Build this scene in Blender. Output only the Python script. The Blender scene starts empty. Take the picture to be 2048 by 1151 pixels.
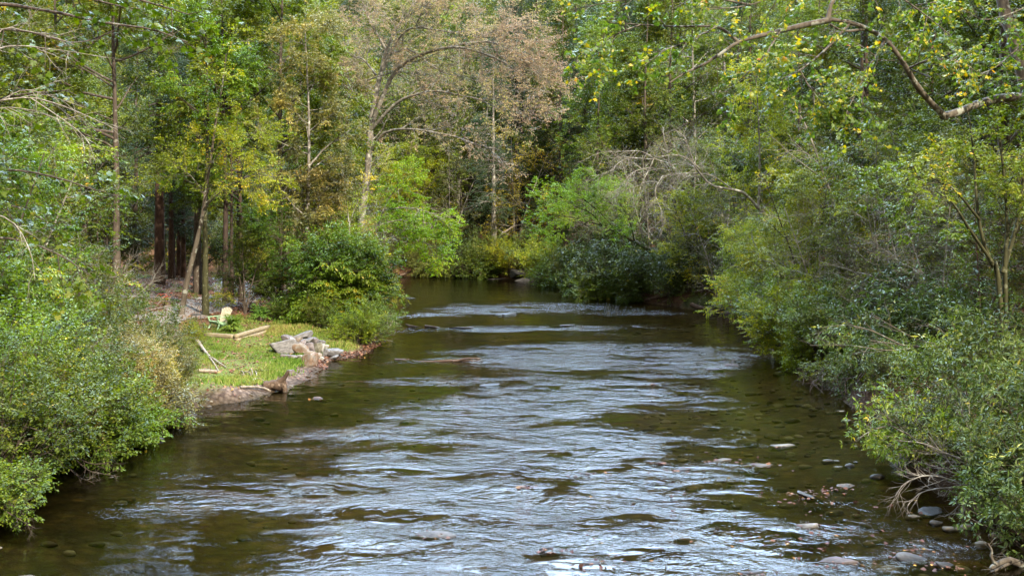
import bpy, math, random
import numpy as np
from mathutils import Vector
random.seed(3)
rng = np.random.default_rng(11)
scene = bpy.context.scene
COL = scene.collection
F, HX, HY, CH = 2000.0, 1024.0, 430.0, 6.0      # lens in pixels, principal point, eye height over the water

def W(px, py, D):
    return np.array([(px - HX) / F * D, D, CH - (py - HY) / F * D])

# ------------------------------------------------------------------ properties and linking
def tag(o, label=None, cat=None, group=None, kind=None):
    if label: o['label'] = label
    if cat: o['category'] = cat
    if group: o['group'] = group
    if kind: o['kind'] = kind
    return o

def link(name, data, parent=None, loc=(0, 0, 0), rot=(0, 0, 0), sc=(1, 1, 1)):
    o = bpy.data.objects.new(name, data)
    COL.objects.link(o)
    o.location = loc; o.rotation_euler = rot; o.scale = sc
    if parent is not None: o.parent = parent
    return o

def empty(name, loc, label, cat, group=None, rotz=0.0):
    o = bpy.data.objects.new(name, None)
    o.empty_display_size = 0.2
    COL.objects.link(o)
    o.location = loc; o.rotation_euler = (0, 0, rotz)
    return tag(o, label, cat, group)

# ------------------------------------------------------------------ mesh building
def make_mesh(name, V, faces, mat=None, attr=None, smooth=False):
    V = np.asarray(V, dtype=np.float32).reshape(-1, 3)
    me = bpy.data.meshes.new(name)
    me.vertices.add(len(V)); me.vertices.foreach_set('co', V.ravel())
    faces = [np.asarray(f, dtype=np.int32) for f in faces if len(f)]
    nl = sum(f.size for f in faces); npoly = sum(len(f) for f in faces)
    me.loops.add(nl); me.polygons.add(npoly)
    me.loops.foreach_set('vertex_index', np.concatenate([f.ravel() for f in faces]))
    tot = np.concatenate([np.full(len(f), f.shape[1], dtype=np.int32) for f in faces])
    st = np.concatenate([[0], np.cumsum(tot)[:-1]]).astype(np.int32)
    me.polygons.foreach_set('loop_start', st)
    try: me.polygons.foreach_set('loop_total', tot)
    except Exception: pass
    if smooth: me.polygons.foreach_set('use_smooth', np.ones(npoly, dtype=bool))
    if attr:
        for k, a in attr.items():
            at = me.attributes.new(k, 'FLOAT', 'POINT')
            at.data.foreach_set('value', np.asarray(a, dtype=np.float32).ravel())
    me.update(calc_edges=True); me.validate()
    if mat: me.materials.append(mat)
    return me

def norm(a):
    return a / np.maximum(np.linalg.norm(a, axis=-1, keepdims=True), 1e-9)

def tubes(P, R, k):
    """rings of k points round every polyline of P (N,S,3) with radii R (N,S)"""
    N, S = P.shape[:2]
    T = norm(np.gradient(P, axis=1))
    mean = norm(T.mean(axis=1))
    ref = np.where(np.abs(mean[:, 2:3]) > 0.8, np.array([[1.0, 0.13, 0]]), np.array([[0.05, 0.1, 1.0]]))
    u = norm(np.cross(T, ref[:, None, :])); v = np.cross(T, u)
    a = np.arange(k) * 2 * math.pi / k
    V = P[:, :, None, :] + R[:, :, None, None] * (np.cos(a)[None, None, :, None] * u[:, :, None, :] + np.sin(a)[None, None, :, None] * v[:, :, None, :])
    idx = np.arange(N * S * k).reshape(N, S, k)
    a0 = idx[:, :-1]; a1 = np.roll(a0, -1, axis=2); b0 = idx[:, 1:]; b1 = np.roll(b0, -1, axis=2)
    Q = np.stack([a0, a1, b1, b0], axis=-1).reshape(-1, 4)
    return V.reshape(-1, 3), Q

def smooth_noise(x, y, s, seed):
    r = np.random.default_rng(seed); out = np.zeros_like(x)
    for k in range(7):
        a = r.uniform(0, 6.283); f = s * r.uniform(.6, 1.6); p = r.uniform(0, 6.283)
        out += np.sin((x * math.cos(a) + y * math.sin(a)) * f + p)
    return out / 7 ** .5

class Buf:
    def __init__(s): s.V = []; s.T = []; s.Q = []; s.n = 0; s.A = []
    def add(s, V, tris=None, quads=None, a=None):
        if tris is not None and len(tris): s.T.append(np.asarray(tris) + s.n)
        if quads is not None and len(quads): s.Q.append(np.asarray(quads) + s.n)
        s.V.append(np.asarray(V)); s.n += len(V)
        if a is not None: s.A.append(np.asarray(a))
    def tube(s, P, R, k):
        P = np.asarray(P, float); R = np.asarray(R, float)
        if P.ndim == 2: P = P[None]; R = R[None]
        V, Q = tubes(P, R, k); s.add(V, quads=Q)
    def mesh(s, name, mat=None, smooth=False, attr='lv'):
        fs = []
        if s.T: fs.append(np.concatenate(s.T))
        if s.Q: fs.append(np.concatenate(s.Q))
        return make_mesh(name, np.concatenate(s.V), fs, mat, {attr: np.concatenate(s.A)} if s.A else None, smooth)

def curve(pts, S):
    """Catmull-Rom through pts, S samples"""
    p = np.asarray(pts, float)
    if len(p) == 2: return p[0] + (p[1] - p[0]) * np.linspace(0, 1, S)[:, None]
    q = np.vstack([2 * p[0] - p[1], p, 2 * p[-1] - p[-2]])
    out = []
    for t in np.linspace(0, len(p) - 1 - 1e-6, S):
        i = int(t); f = t - i
        a, b, c, d = q[i], q[i + 1], q[i + 2], q[i + 3]
        out.append(0.5 * (2 * b + (c - a) * f + (2 * a - 5 * b + 4 * c - d) * f * f + (3 * b - a - 3 * c + d) * f ** 3))
    return np.array(out)

# leaf outlines: (along, across, lift) for unit length and unit width, then triangles
DIAMOND = (np.array([(0, 0, 0), (.45, .5, .07), (1, 0, -.08), (.45, -.5, .07)], float), np.array([(0, 2, 1), (0, 3, 2)]))
OVATE = (np.array([(0, 0, 0), (.22, .36, .05), (.55, .46, .06), (1, 0, -.14), (.55, -.46, .06), (.22, -.36, .05)], float),
         np.array([(0, 3, 2), (0, 2, 1), (0, 4, 3), (0, 5, 4)]))
LOBED = (np.array([(0.05, 0, 0), (-.05, .3, .03), (.2, .55, -.04), (.38, .32, .05), (.72, .5, -.05), (.7, .2, .03), (1, 0, -.1),
                   (.7, -.2, .03), (.72, -.5, -.05), (.38, -.32, .05), (.2, -.55, -.04), (-.05, -.3, .03)], float),
         np.array([(0, 2, 1), (0, 3, 2), (0, 5, 3), (3, 5, 4), (0, 6, 5), (0, 7, 6), (0, 9, 7), (9, 8, 7), (0, 10, 9), (0, 11, 10)]))

def put_leaves(buf, pos, d, n, L, wid, lv, tmpl=DIAMOND):
    d = norm(d); n = norm(n - d * (n * d).sum(-1, keepdims=True)); s = np.cross(d, n)
    tv, tt = tmpl; m = len(tv)
    Lc = L[:, None, None]
    V = pos[:, None, :] + Lc * (tv[None, :, 0:1] * d[:, None, :] + tv[None, :, 1:2] * wid * s[:, None, :] + tv[None, :, 2:3] * n[:, None, :])
    idx = (np.arange(len(pos)) * m)[:, None, None] + tt[None]
    buf.add(V.reshape(-1, 3), tris=idx.reshape(-1, 3), a=np.repeat(lv, m))

def spawn(P, R, n, t0=.2, t1=1., ang=.9, L=1., fall=.5, nseg=4, jit=.12, trop=0., rr=.012, flat=1., asd=.2, bias=(0, 0, 0)):
    N, S = P.shape[:2]
    t = t0 + (t1 - t0) * (np.arange(n)[None] + rng.random((N, n))) / n
    s = t * (S - 1) * .9999; i = s.astype(int); f = (s - i)[..., None]
    r = np.arange(N)[:, None]
    a, b = P[r, i], P[r, np.minimum(i + 1, S - 1)]
    pos = (a + (b - a) * f).reshape(-1, 3); tan = norm(b - a).reshape(-1, 3)
    rad = (R[r, i] * (1 - f[..., 0]) + R[r, np.minimum(i + 1, S - 1)] * f[..., 0]).ravel()
    perp = rng.normal(size=pos.shape) + np.array(bias); perp[:, 2] *= flat
    perp = norm(perp - tan * (perp * tan).sum(-1, keepdims=True))
    an = (ang + asd * rng.normal(size=len(pos)))[:, None]
    d = np.cos(an) * tan + np.sin(an) * perp
    ln = L * (1 - fall * t.ravel()) * (.6 + .8 * rng.random(len(pos)))
    r0 = np.minimum(rad * .8, rr * ln + .002)
    pts = [pos]
    for k in range(nseg):
        d = norm(d + jit * rng.normal(size=d.shape) + np.array([0, 0, trop / nseg]))
        pts.append(pts[-1] + d * (ln / nseg)[:, None])
    P2 = np.stack(pts, axis=1)
    R2 = r0[:, None] * (1 - .8 * np.linspace(0, 1, nseg + 1))[None]
    return P2, R2

def leaf_twigs(buf, P, n, size, wid=.5, tmpl=DIAMOND, style='alt', droop=.3, tilt=.6, spread=.2, lvj=.075, lvt=.09, lvo=.5, lvs=.15):
    N, S = P.shape[:2]
    if style == 'whorl': t = np.full((N, n), .93) + .12 * (rng.random((N, n)) - .6)
    else: t = .1 + .9 * (np.arange(n)[None] + rng.random((N, n))) / n
    t = np.clip(t, 0, 1)
    s = t * (S - 1) * .9999; i = s.astype(int); f = (s - i)[..., None]; r = np.arange(N)[:, None]
    a, b = P[r, i], P[r, np.minimum(i + 1, S - 1)]
    pos = (a + (b - a) * f).reshape(-1, 3); tan = norm(b - a).reshape(-1, 3)
    M = len(pos)
    hs = norm(np.cross(tan, np.array([0.02, 0.03, 1.])))
    if style == 'whorl':
        an = np.tile(np.arange(n) * 2.4, N)[:, None] + rng.normal(size=(M, 1)) * .3
        v = np.cross(tan, hs)
        d = .45 * tan + np.cos(an) * hs + np.sin(an) * v + rng.normal(size=(M, 3)) * .15
    else:
        sg = np.tile(np.where(np.arange(n) % 2 == 0, 1., -1.), N)[:, None]
        d = .55 * tan + sg * .9 * hs + rng.normal(size=(M, 3)) * spread * 1.3
    d[:, 2] -= droop
    nn = np.array([0, 0, 1.]) + rng.normal(size=(M, 3)) * tilt
    L = size * (.6 + .65 * rng.random(M))
    lv = np.clip(lvo + lvj * rng.normal(size=M) + np.repeat(lvt * rng.normal(size=N), n), 0, 1)
    lv = np.clip(lv + lvs * smooth_noise(pos[:, 0] + .8 * pos[:, 2], pos[:, 1] - .7 * pos[:, 2], 1.1, 404), 0, 1)
    put_leaves(buf, pos + norm(d) * (L * .25)[:, None], d, nn, L, wid, lv, tmpl)

def grow(limbs, levels, leaf, sides=(8, 5, 3, 3), leaf_lower=0.0, bare=False):
    """limbs: (points, r0, r1[, S]); levels: dicts for spawn; leaf: dict for leaf_twigs -> wood Buf, leaf Buf"""
    wood, lf = Buf(), Buf()
    groups = {}
    for l in limbs:
        S = l[3] if len(l) > 3 else 12
        P = curve(l[0], S); tt = np.linspace(0, 1, S)
        P = P + np.cumsum(rng.normal(size=P.shape) * l[1] * .10, axis=0) * (tt * (1.2 - tt))[:, None] * 1.5
        R = l[1] + (l[2] - l[1]) * tt ** .8
        R = R * (1 + .06 * rng.normal(size=S))
        wood.tube(P, R, sides[0])
        groups.setdefault(S, []).append((P, R))
    cur = [(np.stack([g[0] for g in gs]), np.stack([g[1] for g in gs])) for gs in groups.values()]
    for li, lev in enumerate(levels):
        nxt = []
        for P, R in cur:
            P2, R2 = spawn(P, R, **lev)
            wood.tube(P2, R2, sides[min(li + 1, len(sides) - 1)])
            nxt.append((P2, R2))
        if len(nxt) > 1 and len({p.shape[1] for p, _ in nxt}) == 1:
            nxt = [(np.concatenate([p for p, _ in nxt]), np.concatenate([r for _, r in nxt]))]
        cur = nxt
    if leaf:
        for P, R in cur:
            keep = rng.random(len(P)) < leaf.get('keep', 1.)
            lk = {k: v for k, v in leaf.items() if k != 'keep'}
            if keep.any(): leaf_twigs(lf, P[keep], **lk)
    return wood, lf

# ------------------------------------------------------------------ materials
def nt_new(name):
    m = bpy.data.materials.new(name); m.use_nodes = True
    nt = m.node_tree; nt.nodes.clear()
    return m, nt, nt.nodes, nt.links

def ramp(nodes, stops, interp='LINEAR'):
    r = nodes.new('ShaderNodeValToRGB'); cr = r.color_ramp; cr.interpolation = interp
    while len(cr.elements) > 1: cr.elements.remove(cr.elements[-1])
    cr.elements[0].position = stops[0][0]; cr.elements[0].color = (*stops[0][1], 1)
    for p, c in stops[1:]:
        e = cr.elements.new(p); e.color = (*c, 1)
    return r

def leaf_mat(name, stops, rough=.45, trans=.35, spec=.3, hv=.014, vv=.3, tsat=1.1):
    m, nt, N, Lk = nt_new(name)
    at = N.new('ShaderNodeAttribute'); at.attribute_name = 'lv'
    r = ramp(N, stops); Lk.new(at.outputs['Fac'], r.inputs['Fac'])
    oi = N.new('ShaderNodeObjectInfo')
    hsv = N.new('ShaderNodeHueSaturation')
    mr = N.new('ShaderNodeMapRange'); mr.inputs['To Min'].default_value = .5 - hv; mr.inputs['To Max'].default_value = .5 + hv
    Lk.new(oi.outputs['Random'], mr.inputs['Value']); Lk.new(mr.outputs['Result'], hsv.inputs['Hue'])
    mv = N.new('ShaderNodeMath'); mv.operation = 'MULTIPLY_ADD'; mv.inputs[1].default_value = 7.31; mv.inputs[2].default_value = .17
    fr = N.new('ShaderNodeMath'); fr.operation = 'FRACT'
    Lk.new(oi.outputs['Random'], mv.inputs[0]); Lk.new(mv.outputs[0], fr.inputs[0])
    m2 = N.new('ShaderNodeMapRange'); m2.inputs['To Min'].default_value = 1 - vv; m2.inputs['To Max'].default_value = 1 + vv
    Lk.new(fr.outputs[0], m2.inputs['Value']); Lk.new(m2.outputs['Result'], hsv.inputs['Value'])
    Lk.new(r.outputs['Color'], hsv.inputs['Color'])
    b = N.new('ShaderNodeBsdfPrincipled'); b.inputs['Roughness'].default_value = rough
    b.inputs['Specular IOR Level'].default_value = spec
    Lk.new(hsv.outputs['Color'], b.inputs['Base Color'])
    t = N.new('ShaderNodeBsdfTranslucent')
    h2 = N.new('ShaderNodeHueSaturation'); h2.inputs['Saturation'].default_value = tsat; h2.inputs['Value'].default_value = 1.5; h2.inputs['Hue'].default_value = .485
    Lk.new(hsv.outputs['Color'], h2.inputs['Color']); Lk.new(h2.outputs['Color'], t.inputs['Color'])
    mx = N.new('ShaderNodeMixShader'); mx.inputs['Fac'].default_value = trans
    Lk.new(b.outputs[0], mx.inputs[1]); Lk.new(t.outputs[0], mx.inputs[2])
    o = N.new('ShaderNodeOutputMaterial'); Lk.new(mx.outputs[0], o.inputs['Surface'])
    return m

def bark_mat(name, c0, c1, c2, scale=6., spots=.55, rough=.85, stretch=.25):
    m, nt, N, Lk = nt_new(name)
    tc = N.new('ShaderNodeTexCoord'); mp = N.new('ShaderNodeMapping'); mp.inputs['Scale'].default_value = (1, 1, stretch)
    Lk.new(tc.outputs['Object'], mp.inputs['Vector'])
    n1 = N.new('ShaderNodeTexNoise'); n1.inputs['Scale'].default_value = scale; n1.inputs['Detail'].default_value = 6; n1.inputs['Roughness'].default_value = .7
    Lk.new(mp.outputs[0], n1.inputs['Vector'])
    r1 = ramp(N, [(.35, c0), (.62, c1)]); Lk.new(n1.outputs['Fac'], r1.inputs['Fac'])
    n2 = N.new('ShaderNodeTexNoise'); n2.inputs['Scale'].default_value = scale * .8; n2.inputs['Detail'].default_value = 5
    Lk.new(tc.outputs['Object'], n2.inputs['Vector'])
    r2 = ramp(N, [(spots, (0, 0, 0)), (spots + .06, (1, 1, 1))]); Lk.new(n2.outputs['Fac'], r2.inputs['Fac'])
    mx = N.new('ShaderNodeMix'); mx.data_type = 'RGBA'
    Lk.new(r2.outputs['Color'], mx.inputs['Factor']); Lk.new(r1.outputs['Color'], mx.inputs['A']); mx.inputs['B'].default_value = (*c2, 1)
    b = N.new('ShaderNodeBsdfPrincipled'); b.inputs['Roughness'].default_value = rough; b.inputs['Specular IOR Level'].default_value = .25
    Lk.new(mx.outputs['Result'], b.inputs['Base Color'])
    bp = N.new('ShaderNodeBump'); bp.inputs['Strength'].default_value = .6; bp.inputs['Distance'].default_value = .03
    Lk.new(n1.outputs['Fac'], bp.inputs['Height']); Lk.new(bp.outputs[0], b.inputs['Normal'])
    o = N.new('ShaderNodeOutputMaterial'); Lk.new(b.outputs[0], o.inputs['Surface'])
    return m

def noise_mat(name, stops, scale=5., rough=.8, bump=.4, dist=.02, detail=8, spec=.3, scale_v=(1, 1, 1), rand=0.):
    """surface whose colour follows a noise; rand shifts the ramp per object"""
    m, nt, N, Lk = nt_new(name)
    tc = N.new('ShaderNodeTexCoord'); mp = N.new('ShaderNodeMapping'); mp.inputs['Scale'].default_value = scale_v
    Lk.new(tc.outputs['Object'], mp.inputs['Vector'])
    n1 = N.new('ShaderNodeTexNoise'); n1.inputs['Scale'].default_value = scale; n1.inputs['Detail'].default_value = detail; n1.inputs['Roughness'].default_value = .65
    Lk.new(mp.outputs[0], n1.inputs['Vector'])
    src = n1.outputs['Fac']
    if rand:
        oi = N.new('ShaderNodeObjectInfo'); ma = N.new('ShaderNodeMath'); ma.operation = 'MULTIPLY_ADD'; ma.inputs[1].default_value = rand
        ad = N.new('ShaderNodeMath'); ad.operation = 'SUBTRACT'; ad.inputs[1].default_value = .5
        Lk.new(oi.outputs['Random'], ad.inputs[0]); Lk.new(ad.outputs[0], ma.inputs[0]); Lk.new(src, ma.inputs[2]); src = ma.outputs[0]
    r1 = ramp(N, stops); Lk.new(src, r1.inputs['Fac'])
    b = N.new('ShaderNodeBsdfPrincipled'); b.inputs['Roughness'].default_value = rough; b.inputs['Specular IOR Level'].default_value = spec
    Lk.new(r1.outputs['Color'], b.inputs['Base Color'])
    if bump:
        bp = N.new('ShaderNodeBump'); bp.inputs['Strength'].default_value = bump; bp.inputs['Distance'].default_value = dist
        Lk.new(n1.outputs['Fac'], bp.inputs['Height']); Lk.new(bp.outputs[0], b.inputs['Normal'])
    o = N.new('ShaderNodeOutputMaterial'); Lk.new(b.outputs[0], o.inputs['Surface'])
    return m
# scene settings
SUN_AZ_D, SUN_EL_D, SUN_STRENGTH, SKY_STRENGTH, EXPOSURE = 146.0, 38.0, 5.0, 0.10, 1.08
CLOUD_LO, CLOUD_HI = (6.2, 6.2, 6.0), (72., 96., 128.)
BED = ((.030, .019, .007), (.064, .043, .014), (.110, .078, .028))
WV = (.080, .003, .018, .0008)
WTINT = (.66, .59, .36)
# ------------------------------------------------------------------ camera, sky, sun
cam = bpy.data.cameras.new('camera'); camo = bpy.data.objects.new('camera', cam); COL.objects.link(camo)
camo.location = (0, 0, CH); camo.rotation_euler = (math.radians(90), 0, 0)
cam.sensor_width = 36; cam.lens = F / 2048 * 36; cam.shift_x = 0; cam.shift_y = -(575.5 - HY) / 2048
cam.clip_start = .1; cam.clip_end = 2000
scene.camera = camo
SUN_AZ, SUN_EL = math.radians(SUN_AZ_D), math.radians(SUN_EL_D)      # azimuth from +Y towards +X
w = bpy.data.worlds.new('World'); scene.world = w; w.use_nodes = True
N = w.node_tree.nodes; bg = N['Background']
sky = N.new('ShaderNodeTexSky'); sky.sky_type = 'NISHITA'; sky.sun_disc = False
sky.sun_elevation = SUN_EL; sky.sun_rotation = SUN_AZ; sky.dust_density = 2.5; sky.air_density = 1.0; sky.altitude = 600
# broken white cloud over the blue
tc = N.new('ShaderNodeTexCoord'); n1 = N.new('ShaderNodeTexNoise'); n1.inputs['Scale'].default_value = 2.2; n1.inputs['Detail'].default_value = 7; n1.inputs['Roughness'].default_value = .6
mp = N.new('ShaderNodeMapping'); mp.inputs['Scale'].default_value = (1, 1, 2.2); w.node_tree.links.new(tc.outputs['Generated'], mp.inputs['Vector']); w.node_tree.links.new(mp.outputs[0], n1.inputs['Vector'])
cr = ramp(N, [(.34, (0, 0, 0)), (.56, (1, 1, 1))]); w.node_tree.links.new(n1.outputs['Fac'], cr.inputs['Fac'])
# bright lobe added to the unseen cloud up the valley, for glints on water
dt = N.new('ShaderNodeVectorMath'); dt.operation = 'DOT_PRODUCT'; dt.inputs[1].default_value = Vector((.05, .80, .60)).normalized(); w.node_tree.links.new(tc.outputs['Generated'], dt.inputs[0])
gr_ = ramp(N, [(.64, CLOUD_LO), (.94, CLOUD_HI)]); w.node_tree.links.new(dt.outputs['Value'], gr_.inputs['Fac'])
mx = N.new('ShaderNodeMix'); mx.data_type = 'RGBA'; w.node_tree.links.new(gr_.outputs['Color'], mx.inputs['B'])
w.node_tree.links.new(cr.outputs['Color'], mx.inputs['Factor']); w.node_tree.links.new(sky.outputs[0], mx.inputs['A'])
w.node_tree.links.new(mx.outputs['Result'], bg.inputs['Color']); bg.inputs['Strength'].default_value = SKY_STRENGTH
sl = bpy.data.lights.new('sun', 'SUN'); sl.energy = SUN_STRENGTH; sl.angle = math.radians(.6); sl.color = (1, .89, .70)
so = bpy.data.objects.new('sun', sl); COL.objects.link(so)
sdir = Vector((math.sin(SUN_AZ) * math.cos(SUN_EL), math.cos(SUN_AZ) * math.cos(SUN_EL), math.sin(SUN_EL)))
so.rotation_euler = (-sdir).to_track_quat('-Z', 'Y').to_euler(); so.location = (20, -20, 60)
scene.view_settings.view_transform = 'Standard'; scene.view_settings.look = 'None'
scene.view_settings.exposure = EXPOSURE; scene.view_settings.gamma = 1
cy = scene.cycles
cy.max_bounces = 7; cy.diffuse_bounces = 3; cy.glossy_bounces = 3; cy.transmission_bounces = 4; cy.transparent_max_bounces = 12
cy.caustics_reflective = False; cy.caustics_refractive = False; cy.sample_clamp_indirect = 4
try:
    cy.use_denoising = True; cy.denoiser = 'OPENIMAGEDENOISE'; cy.denoising_input_passes = 'RGB_ALBEDO_NORMAL'; cy.denoising_prefilter = 'ACCURATE'
except Exception: pass

# ------------------------------------------------------------------ the lie of the land
RIVER = np.array([(-9.3, -40), (-9.3, 10), (-9.7, 18.5), (-10.7, 22.6), (-10.3, 26.7), (-9.7, 31), (-8.1, 34.8), (-7.7, 39), (-6.8, 42), (-6.2, 46), (-6.8, 52),
                  (-7.6, 57), (-9, 68), (-11, 76), (-16, 84), (-30, 90), (-70, 96), (-70, 112), (-30, 104), (-14, 99.5), (-6, 98), (-1, 95), (2.5, 88),
                  (5.2, 82.7), (6.6, 72), (9.5, 68), (13.7, 60), (14.2, 55), (12.8, 48), (11.3, 40), (11.5, 35), (10.6, 29), (9.3, 23), (9.6, 19), (9.6, 10), (9.6, -40)], float)

def shore(x, y):
    """signed distance to the waterline: positive on land"""
    x = np.asarray(x, float); y = np.asarray(y, float)
    xx = x + .35 * smooth_noise(x, y, .9, 5) + .12 * smooth_noise(x, y, 3., 6)
    yy = y + .35 * smooth_noise(x, y, .9, 7)
    best = np.full(x.shape, 1e9); ins = np.zeros(x.shape, bool)
    n = len(RIVER)
    for i in range(n):
        a = RIVER[i]; b = RIVER[(i + 1) % n]; e = b - a
        t = np.clip(((xx - a[0]) * e[0] + (yy - a[1]) * e[1]) / (e @ e), 0, 1)
        best = np.minimum(best, np.hypot(xx - a[0] - t * e[0], yy - a[1] - t * e[1]))
        c = (a[1] > yy) != (b[1] > yy)
        with np.errstate(divide='ignore', invalid='ignore'):
            xi = a[0] + (yy - a[1]) * e[0] / (e[1] if e[1] else 1e-9)
        ins ^= c & (xx < xi)
    return np.where(ins, -best, best)

def sstep(a, b, v):
    t = np.clip((v - a) / (b - a), 0, 1); return t * t * (3 - 2 * t)

PR = {'lawn': ([0, .8, 2.5, 5, 8, 12, 30, 60, 200], [0, .22, .5, .78, .95, 1.3, 2.4, 7, 60]),
      'near': ([0, .35, 2, 6, 30, 60, 200], [0, .55, 1.1, 1.7, 3.2, 8, 60]),
      'right': ([0, .3, 2, 5, 10, 20, 60, 200], [0, .5, 1.2, 2.2, 3.8, 8, 30, 80]),
      'far': ([0, .8, 3, 10, 30, 100, 200], [0, .7, 1.3, 2.6, 9, 48, 90])}

def height(x, y):
    x = np.asarray(x, float); y = np.asarray(y, float)
    sd = shore(x, y)
    wr = sstep(0, 5, x) * (1 - sstep(62, 84, y)); wf = sstep(62, 90, y) * sstep(-25, -5, x + (y - 80) * .6)
    wf = np.maximum(wf, sstep(95, 104, y)); wr = wr * (1 - wf)
    wl = (1 - wr) * (1 - wf); wn = wl * (1 - sstep(30, 35, y)); wl = wl - wn
    s = np.maximum(sd, 0); z = 0
    for k, wt in (('lawn', wl), ('near', wn), ('right', wr), ('far', wf)):
        z = z + wt * np.interp(s, *PR[k])
    z = z + (.10 * smooth_noise(x, y, .5, 21) + .03 * smooth_noise(x, y, 2.2, 22)) * sstep(.3, 5, sd)
    shal = 1 - .5 * sstep(1, 5, x) * (1 - sstep(28, 34, y))
    return np.where(sd > 0, z, -.62 * shal * sstep(0, 4.5, -sd) - .02 + .05 * smooth_noise(x, y, 1.4, 23) * sstep(0, 2, -sd))

def hz(x, y): return float(height(np.array([x]), np.array([y]))[0])

def ground_at(px, py):
    """where the line of sight through a pixel meets the land"""
    D = np.linspace(10, 140, 5200); x = (px - HX) / F * D; z = CH - (py - HY) / F * D
    h = np.maximum(height(x, D), 0); k = np.argmax(z <= h)
    return np.array([x[k], D[k], float(height(x[k:k + 1], D[k:k + 1])[0])])

def water_at(px, py):
    D = CH * F / (py - HY); return np.array([(px - HX) / F * D, D, 0.])

def axis(a, b, fine0, fine1, f, growth=1.25):
    c = list(np.arange(fine0, fine1 + 1e-6, f)); s = f
    while c[-1] < b: s *= growth; c.append(c[-1] + s)
    s = f; lo = [fine0]
    while lo[-1] > a: s *= growth; lo.append(lo[-1] - s)
    return np.array(lo[:0:-1] + c)

gx = axis(-600, 600, -26, 24, .3); gy = axis(-300, 900, 12, 110, .3)
X, Y = np.meshgrid(gx, gy); Z = height(X, Y); SD = shore(X, Y)
far = np.hypot(X, Y - 60) > 190
Z = np.where(far, np.minimum(Z, 90), Z)
nx, ny = len(gx), len(gy)
idx = np.arange(nx * ny).reshape(ny, nx)
Q = np.stack([idx[:-1, :-1], idx[:-1, 1:], idx[1:, 1:], idx[1:, :-1]], -1).reshape(-1, 4)
lawn = sstep(.5, 1.0, SD + .3 * smooth_noise(X, Y, 2., 31)) * (1 - sstep(6.2, 8.0, SD + .6 * smooth_noise(X, Y, 1.2, 32))) * sstep(30, 33, Y) * (1 - sstep(46.5, 49, Y + .6 * smooth_noise(X, Y, 1.5, 35))) * (X < 0)
beach = (1 - sstep(.45, .9, SD + .3 * smooth_noise(X, Y, 2., 31))) * sstep(-.8, -.05, SD) * (X < 0) * sstep(29, 31, Y) * (1 - sstep(50, 55, Y))
bed = 1 - sstep(-.15, .1, SD)
moss = sstep(.2, .9, smooth_noise(X, Y, .7, 41)) * (1 - lawn)

m, nt, N, Lk = nt_new('ground_soil')
tc = N.new('ShaderNodeTexCoord')
def tex(scale, detail=8, rough=.65, kind='ShaderNodeTexNoise'):
    n = N.new(kind); n.inputs['Scale'].default_value = scale
    if kind == 'ShaderNodeTexNoise': n.inputs['Detail'].default_value = detail; n.inputs['Roughness'].default_value = rough
    Lk.new(tc.outputs['Object'], n.inputs['Vector']); return n
def att(a):
    n = N.new('ShaderNodeAttribute'); n.attribute_name = a; return n.outputs['Fac']
def mixc(f, a, b):
    x = N.new('ShaderNodeMix'); x.data_type = 'RGBA'
    Lk.new(f, x.inputs['Factor']); Lk.new(a, x.inputs['A']); Lk.new(b, x.inputs['B']); return x.outputs['Result']
nz = tex(9); n2 = tex(.9, 5)
soil = ramp(N, [(.3, (.035, .018, .010)), (.45, (.085, .042, .022)), (.6, (.14, .075, .04)), (.75, (.20, .12, .07))]); Lk.new(nz.outputs['Fac'], soil.inputs['Fac'])
grs = ramp(N, [(.3, (.06, .075, .015)), (.5, (.10, .13, .025)), (.7, (.17, .16, .05))]); Lk.new(nz.outputs['Fac'], grs.inputs['Fac'])
vo = tex(7, kind='ShaderNodeTexVoronoi'); gr = ramp(N, [(0, (.30, .23, .18)), (.35, (.20, .145, .11)), (.7, (.09, .06, .045))]); Lk.new(vo.outputs['Distance'], gr.inputs['Fac'])
vb = tex(2.6, kind='ShaderNodeTexVoronoi')
bedc = ramp(N, [(.25, BED[0]), (.5, BED[1]), (.75, BED[2])]); Lk.new(n2.outputs['Fac'], bedc.inputs['Fac'])
bedv = ramp(N, [(0, (1.6, 1.5, 1.3)), (.25, (1, 1, 1)), (.6, (.35, .33, .3))]); Lk.new(vb.outputs['Distance'], bedv.inputs['Fac'])
bm = N.new('ShaderNodeMix'); bm.data_type = 'RGBA'; bm.blend_type = 'MULTIPLY'; bm.inputs['Factor'].default_value = .75
Lk.new(bedc.outputs['Color'], bm.inputs['A']); Lk.new(bedv.outputs['Color'], bm.inputs['B'])
mo = ramp(N, [(.3, (.03, .045, .012)), (.7, (.07, .08, .02))]); Lk.new(nz.outputs['Fac'], mo.inputs['Fac'])
c = mixc(att('moss'), soil.outputs['Color'], mo.outputs['Color'])
c = mixc(att('lawn'), c, grs.outputs['Color'])
c = mixc(att('beach'), c, gr.outputs['Color'])
wet = N.new('ShaderNodeMix'); wet.data_type = 'RGBA'; wet.blend_type = 'MULTIPLY'; Lk.new(att('wet'), wet.inputs['Factor']); Lk.new(c, wet.inputs['A']); wet.inputs['B'].default_value = (.38, .36, .34, 1)
c = mixc(att('bed'), wet.outputs['Result'], bm.outputs['Result'])
b = N.new('ShaderNodeBsdfPrincipled'); b.inputs['Roughness'].default_value = .9; b.inputs['Specular IOR Level'].default_value = .2
Lk.new(c, b.inputs['Base Color'])
bp = N.new('ShaderNodeBump'); bp.inputs['Strength'].default_value = .8; bp.inputs['Distance'].default_value = .06
Lk.new(nz.outputs['Fac'], bp.inputs['Height']); Lk.new(bp.outputs[0], b.inputs['Normal'])
o = N.new('ShaderNodeOutputMaterial'); Lk.new(b.outputs[0], o.inputs['Surface'])
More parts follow.
